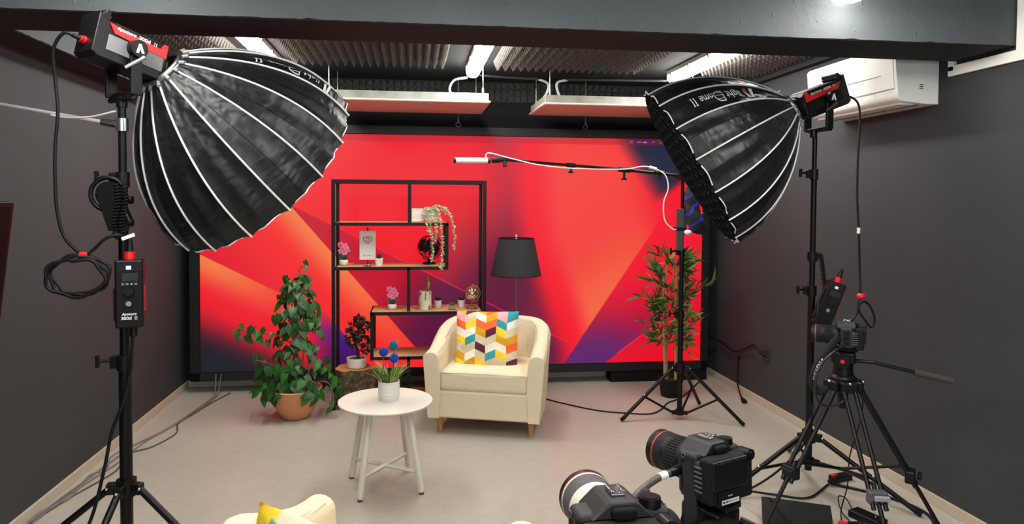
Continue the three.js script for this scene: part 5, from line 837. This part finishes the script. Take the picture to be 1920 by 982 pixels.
  for (const [r0, r1, l, m, nm] of lens) { mesh(nm || 'lens_ring', rod([-0.004, 0.052, z - 0.0], [-0.004, 0.052, z - l], r0, r1, 40), m, ln); z -= l; }
  mesh('front_glass', new THREE.SphereGeometry(lens[lens.length - 1][1] * 0.9, 32, 12, 0, Math.PI * 2, 0, 0.6).rotateX(-Math.PI / 2).scale(1, 1, 0.35).translate(-0.004, 0.052, z + 0.013), M.lensGlass, ln);
  const ribs = []; for (const [i, n] of opt.ribs || [[2, 40]]) { let zz = -0.02; for (let k = 0; k < i; k++) zz -= lens[k][2]; const [r0, r1, l] = lens[i]; for (let k = 0; k < n; k++) { const a = k / n * 6.2832; ribs.push(bar([-0.004 + Math.cos(a) * r0, 0.052 + Math.sin(a) * r0, zz - 0.004], [-0.004 + Math.cos(a) * r1, 0.052 + Math.sin(a) * r1, zz - l + 0.004], 0.0032, 0.0032, 0.0005)); } }
  mesh('zoom_ribs', ribs, M.lensRib, ln);
  return t;
}
M.cameraBody = std(0x111113, 0.55, 0, { bumpMap: rep(T.grain, 6, 6), bumpScale: 0.0006 });
const zoomLens = [[0.034, 0.038, 0.02, M.lensBlack], [0.038, 0.0405, 0.012, M.lensBlack], [0.0405, 0.0405, 0.038, M.lensRib, 'zoom_ring'], [0.0405, 0.0415, 0.012, M.lensBlack], [0.0415, 0.0415, 0.022, M.lensRib, 'focus_ring'], [0.042, 0.042, 0.004, M.lensRed, 'red_ring'], [0.0415, 0.0425, 0.016, M.lensBlack]];
const lensBand = std(0x4c474a, 0.75);
const teleLens = [[0.034, 0.036, 0.016, M.lensBlack], [0.036, 0.040, 0.014, M.lensWhite], [0.040, 0.0405, 0.016, lensBand, 'zoom_ring'], [0.0405, 0.043, 0.034, M.lensWhite, 'white_barrel'], [0.0435, 0.0435, 0.036, lensBand, 'focus_ring'], [0.044, 0.044, 0.005, M.lensWhite], [0.0443, 0.0443, 0.0025, M.lensRed, 'red_ring'], [0.044, 0.045, 0.010, M.lensBlack]];
const camR = [1.985, 0.845, -2.90], camM = [0.650, 0.868, -1.42], camN = [0.300, 0.962, -0.95];
cameraBody('black camera with a zoom lens on the tripod in front of the right wall', camR, 0.93, -0.02, zoomLens);
cameraBody('black camera with a stickered plate and grey cable in its side', camM, 0.40, -0.04, zoomLens.map(([a, b, l, m, n]) => [a * 1.08, b * 1.08, l, m, n]), { plate: true });
cameraBody('black camera with a white telephoto lens', camN, 0.04, -0.05, teleLens, { ribs: [[2, 90]] });

// ---------- tripods with fluid heads ----------
function tripod(label, p, top, feet, turn, handle, twin = true, drop = 0) {     // p: floor point below the head, top: height of the camera plate
  const t = thing('camera_tripod', label, 'tripod', [p[0], 0, p[1]]), hy = top - 0.15;
  const head = mesh('fluid_head', [rbx(0.085, 0.055, 0.10, 0.012, 3).rotateY(turn).translate(0, top - 0.045, 0), rod([0, top - 0.13, 0], [0, top - 0.06, 0], 0.045, 0.038, 28), lathe([[0, hy - 0.0], [0.055, hy], [0.058, hy + 0.012], [0.045, hy + 0.026], [0, hy + 0.026]], 32)], M.blackPlastic, t);
  const q = V(Math.cos(turn), 0, -Math.sin(turn));
  for (const s of [-1, 1]) mesh('drag_knob', rod([q.x * s * 0.038, top - 0.055, q.z * s * 0.038], [q.x * s * 0.062, top - 0.055, q.z * s * 0.062], 0.034, 0.031, 28), M.blackMatte, head);
  mesh('badge', rod([q.x * -0.063, top - 0.055, q.z * -0.063], [q.x * -0.066, top - 0.055, q.z * -0.066], 0.009, 0.009, 16), M.red, head);
  mesh('camera_plate', rbx(0.055, 0.014, 0.12, 0.004).rotateY(turn).translate(0, top - 0.008, 0), M.blackMetal, t);
  if (handle) { const [a, b, c] = handle.map((h) => [h[0] - p[0], h[1], h[2] - p[1]]); const hd = mesh('pan_handle', [rod(a, b, 0.0085), rod(b, c, 0.0085)], M.blackMetal, t); const e = V(...c).sub(V(...b)); mesh('handle_grip', rod(V(...b).addScaledVector(e, 0.52), V(...c), 0.015, 0.0145, 18), std(0x35332f, 0.8), hd); }
  mesh('crown', [rod([0, hy - 0.045, 0], [0, hy + 0.004, 0], 0.05, 0.055, 28), rod([0, hy - 0.13, 0], [0, hy - 0.04, 0], 0.018, 0.026, 18)], M.blackPlastic, t);
  feet.forEach(([fx, fz], i) => {
    const f = V(fx - p[0], 0.015, fz - p[1]), out = V(f.x, 0, f.z).normalize(), a = out.clone().multiplyScalar(0.062).setY(hy - 0.02), side = V(-out.z, 0, out.x), at = (k, s, w) => a.clone().lerp(f, k).addScaledVector(side, s * w);
    const leg = mesh('leg', [rod(at(0, -1, 0.024), at(0.62, -1, 0.024), 0.0095), rod(at(0, 1, 0.024), at(0.62, 1, 0.024), 0.0095), rod(at(0.5, -1, 0.0), at(1, -1, 0), 0.0095, 0.0085)], M.blackMetal, t);
    mesh('leg_joint', rbx(0.075, 0.05, 0.045, 0.01, 3).rotateY(Math.atan2(out.x, out.z)).translate(a.x, a.y, a.z), M.blackPlastic, t);
    const c = at(0.56, 0, 0); const cl = mesh('leg_clamp', rbx(0.075, 0.055, 0.04, 0.008, 2).rotateY(Math.atan2(out.x, out.z)).translate(c.x, c.y, c.z), i === 2 ? M.grey : M.blackPlastic, t);
    mesh('clamp_lever', rbx(0.06, 0.022, 0.016, 0.006, 3).rotateY(Math.atan2(out.x, out.z)).translate(c.x + out.x * 0.028 + 0.01, c.y + 0.004, c.z + out.z * 0.028), i === 2 ? M.greyLight : M.blackPlastic, cl);
    mesh('foot', rod([f.x, 0, f.z], [f.x, 0.03, f.z], 0.02, 0.012), M.rubber, t);
    mesh('bolt', new THREE.SphereGeometry(0.008, 12, 8).translate(a.x + out.x * 0.02, a.y + 0.02, a.z + out.z * 0.02), M.chrome, t);
    mesh('spreader', rod([0, hy * 0.40, 0], at(0.5, 0, 0), 0.007), M.blackMetal, t);
  });
  return t;
}
tripod('black camera tripod with twin tube legs in front of the right wall', [1.972, -2.90], 0.842, [[1.50, -2.78], [2.31, -2.62], [1.83, -2.30]], 0.93, [[1.985, 0.785, -2.88], [2.07, 0.785, -2.83], [2.355, 0.725, -2.70]]);
tripod('black tripod head and legs below the camera with the grey cable', [0.652, -1.41], 0.862, [[0.30, -1.75], [1.12, -1.60], [0.62, -0.95]], 0.5, [[0.70, 0.82, -1.37], [0.76, 0.80, -1.33], [0.92, 0.70, -1.15]]);
tripod('black tripod carrying the camera with the white telephoto lens', [0.300, -0.94], 0.955, [[-0.02, -1.25], [0.62, -1.15], [0.25, -0.5]], 0.17, null);

// ---------- straps, cables, odds and ends ----------
{
  const sm = PRINT(256, 64, (c) => { c.fillStyle = '#e8e8e6'; c.font = 'bold 54px serif'; c.fillText('CANON', 20, 50); });
  const s = mesh('camera_strap', grid(40, 2, (u, v) => { const c = curve([[1.92, 0.90, -2.86], [1.85, 0.84, -2.84], [1.80, 0.77, -2.84], [1.79, 0.70, -2.85], [1.82, 0.655, -2.86], [1.87, 0.66, -2.86]]), p = c.getPoint(u), tn = c.getTangent(u), n = V(-tn.y, tn.x, 0).normalize(); return [p.x + n.x * (v - 0.5) * 0.038, p.y + n.y * (v - 0.5) * 0.038, p.z + 0.01 * Math.sin(v * 3.1)]; }), std(0x101012, 0.7, 0, { side: THREE.DoubleSide })); tag(s, 'black camera strap with white lettering hanging from the right camera', 'strap');
  const c0 = curve([[1.86, 0.85, -2.84], [1.80, 0.77, -2.84], [1.79, 0.70, -2.85]]);
  mesh('lettering', grid(10, 1, (u, v) => { const p = c0.getPoint(1 - u * 0.85), tn = c0.getTangent(1 - u * 0.85), n = V(-tn.y, tn.x, 0).normalize(); return [p.x - n.x * (v - 0.5) * -0.03 + 0.001, p.y - n.y * (v - 0.5) * -0.03, p.z + 0.013]; }), sm, s);
  tag(mesh('video_cable', tube([[1.93, 0.865, -2.83], [1.86, 0.845, -2.80], [1.79, 0.79, -2.79], [1.765, 0.70, -2.79], [1.79, 0.62, -2.80], [1.87, 0.60, -2.81], [1.95, 0.63, -2.82]], 0.0058, 70), std(0x1c1c1f, 0.35)), 'thick black cable looping from the side of the right camera', 'cable');
  const g = mesh('video_cable', tube([[0.578, 0.925, -1.40], [0.548, 0.925, -1.382], [0.52, 0.924, -1.365], [0.482, 0.914, -1.345], [0.447, 0.893, -1.33], [0.428, 0.86, -1.32], [0.42, 0.80, -1.31]], 0.0075, 60, 10), std(0x4a4340, 0.5)); tag(g, 'thick grey cable curving out of the side of the stickered camera', 'cable');
  mesh('plug', rod([0.588, 0.925, -1.404], [0.545, 0.925, -1.380], 0.011, 0.009), M.blackPlastic, g); mesh('collar', rod([0.535, 0.9245, -1.374], [0.516, 0.9235, -1.363], 0.0086), M.white, g);
  tag(mesh('camera_strap', grid(24, 1, (u, v) => [0.585 + (v - 0.5) * 0.028 + 0.01 * u, 0.95 - u * 0.42, -1.375 + 0.01 * Math.sin(u * 5)]), std(0x0f0f11, 0.7, 0, { side: THREE.DoubleSide })), 'narrow black strap hanging straight down from the stickered camera', 'strap');
  const bt = thing('camera_bag', 'round black pouch with a red tab below the stickered camera', 'pouch', [0.625, 0.79, -1.34]); mesh('pouch', new THREE.SphereGeometry(0.045, 28, 20).scale(1.0, 1.05, 0.6).translate(0, 0.0, 0), M.blackMatte, bt); mesh('flap', new THREE.SphereGeometry(0.046, 24, 12, 0, 6.2832, 0, 1.2).scale(1.0, 1.05, 0.62), M.rubber, bt); mesh('tab', rbx(0.014, 0.01, 0.006, 0.002).translate(-0.05, 0.005, 0.0), M.redCloth, bt);
}
{ // floor cables by the left wall
  const L = (pts, r, m, label) => tag(mesh('floor_cable', tube(pts.map(([x, z, y]) => [x, y ?? r + 0.001, z]), r, pts.length * 10, 6), m), label, 'cable', 'cables along the left wall');
  const lb = ['grey cable lying closest to the left wall, running behind the screen', 'grey cable beside the outermost one along the left wall, running behind the screen', 'dark cable looping away from the bundle along the left wall', 'thin grey cable weaving through the near half of the left wall bundle'];
  L([[-1.50, -5.46, 0.16], [-1.50, -5.42, 0.02], [-1.50, -5.3], [-1.545, -4.9], [-1.60, -4.6], [-1.68, -4.35], [-1.70, -4.1], [-1.725, -3.8], [-1.75, -3.5], [-1.755, -3.2], [-1.75, -2.9]], 0.005, M.cableGrey, lb[0]);
  L([[-1.46, -5.46, 0.16], [-1.475, -5.41, 0.02], [-1.485, -5.25], [-1.53, -4.88], [-1.585, -4.62], [-1.64, -4.38], [-1.66, -4.05], [-1.715, -3.72], [-1.735, -3.4], [-1.735, -3.0]], 0.0045, M.cableGrey, lb[1]);
  L([[-1.40, -5.47], [-1.47, -5.2], [-1.52, -4.93], [-1.55, -4.75], [-1.50, -4.55], [-1.56, -4.32], [-1.66, -4.2], [-1.62, -3.95], [-1.70, -3.62], [-1.76, -3.3]], 0.0045, std(0x4c4846, 0.6), lb[2]);
  L([[-1.56, -4.75], [-1.63, -4.5], [-1.735, -4.2], [-1.68, -3.98], [-1.735, -3.9], [-1.70, -3.6], [-1.765, -3.45], [-1.72, -3.1]], 0.004, M.cableGrey, lb[3]);
}
tag(mesh('floor_cable', tube([[0.93, 0.006, -5.18], [1.02, 0.006, -5.05], [1.132, 0.006, -4.92], [1.324, 0.006, -4.74], [1.499, 0.006, -4.66], [1.676, 0.006, -4.62], [1.80, 0.006, -4.72], [1.90, 0.006, -4.86], [2.068, 0.006, -5.0], [2.3, 0.006, -5.3], [2.53, 0.006, -5.6]], 0.005, 110, 6), M.cable), 'black lead snaking over the floor from behind the armchair to the corner', 'cable');
{ // things on the floor under the right tripod
  const a = thing('power_adapter', 'black power adapter with a small status light on the floor by the right tripod', 'power supply', [2.14, 0, -2.94], 0.35); mesh('case', rbx(0.075, 0.036, 0.155, 0.007, 3).translate(0, 0.018, 0), M.blackPlastic, a); mesh('status_light', new THREE.SphereGeometry(0.004, 10, 8).translate(0.008, 0.0365, 0.035), M.chrome, a);
  tag(mesh('adapter_lead', tube([[2.12, 0.02, -3.02], [2.11, 0.06, -3.06], [2.07, 0.07, -3.06], [2.06, 0.02, -3.02], [2.05, 0.006, -2.94]], 0.003, 50, 6), M.cable), 'thin black lead arching from the power adapter on the floor', 'cable');
  tag(mesh('thin_lead', tube([[2.03, 0.70, -2.86], [2.06, 0.6, -2.88], [2.09, 0.45, -2.95], [2.07, 0.3, -2.98], [2.075, 0.15, -3.0], [2.06, 0.03, -3.02], [2.02, 0.005, -2.96]], 0.003, 60, 6), M.cable), 'thin black lead hanging from the right tripod to the floor', 'cable');
  const pts = []; for (let k = 0; k <= 60; k++) { const q = k * 0.42, r = 0.085 + 0.004 * Math.sin(k); pts.push([2.03 + Math.cos(q) * r, 0.010 + 0.008 * (k / 20 | 0), -2.80 + Math.sin(q) * r]); }
  const c = mesh('cable_coil', tube(pts, 0.007, 360, 7), M.cable); tag(c, 'coil of black cable with a red tie on the floor by the power adapter', 'cable'); mesh('cable_tie', rbx(0.035, 0.045, 0.03, 0.008, 2).translate(1.965, 0.025, -2.865), M.redCloth, c);
  tag(mesh('floor_cable', tube([[2.28, 0.03, -3.36], [2.20, 0.02, -3.34], [2.28, 0.008, -3.30], [2.42, 0.008, -3.15], [2.47, 0.008, -2.98], [2.40, 0.008, -2.84], [2.25, 0.008, -2.76], [2.12, 0.008, -2.74]], 0.0075, 80), M.cable), 'black power cable curving across the floor beside the right tripod', 'cable');
  const s = thing('power_strip', 'black cable socket with a red switch under the right light stand', 'power strip', [2.31, 0, -3.40], 0.25); mesh('case', rbx(0.13, 0.035, 0.05, 0.008, 3).translate(0, 0.0175, 0), M.blackPlastic, s); mesh('switch', rbx(0.03, 0.012, 0.022, 0.004, 2).translate(-0.045, 0.037, 0), M.red, s);
  tag(mesh('floor_cable', tube([[1.80, 0.60, -2.86], [1.80, 0.42, -2.90], [1.72, 0.22, -3.02], [1.64, 0.05, -3.2], [1.66, 0.008, -3.35], [1.86, 0.008, -3.25], [2.0, 0.008, -3.2], [2.2, 0.008, -3.34]], 0.0052, 90), M.cable), 'black cable drooping from the right camera to the floor socket', 'cable');
  const m = thing('flat_monitor', 'black flat screen lying tilted on the floor between the tripod legs', 'monitor', [1.76, 0, -2.90]); m.rotation.order = 'YXZ'; m.rotation.set(0, -0.45, 0);
  mesh('case', rbx(0.30, 0.012, 0.2, 0.004, 2).rotateX(0.45).translate(0, 0.052, 0), M.blackPlastic, m); mesh('panel', rbx(0.28, 0.002, 0.18, 0.0008, 1).rotateX(0.45).translate(0, 0.058, 0.003), M.screenBlack, m); mesh('kickstand', bar([0, 0, -0.07], [0, 0.09, -0.085], 0.12, 0.006), M.blackPlastic, m);
}

renderer.render(scene, camera);
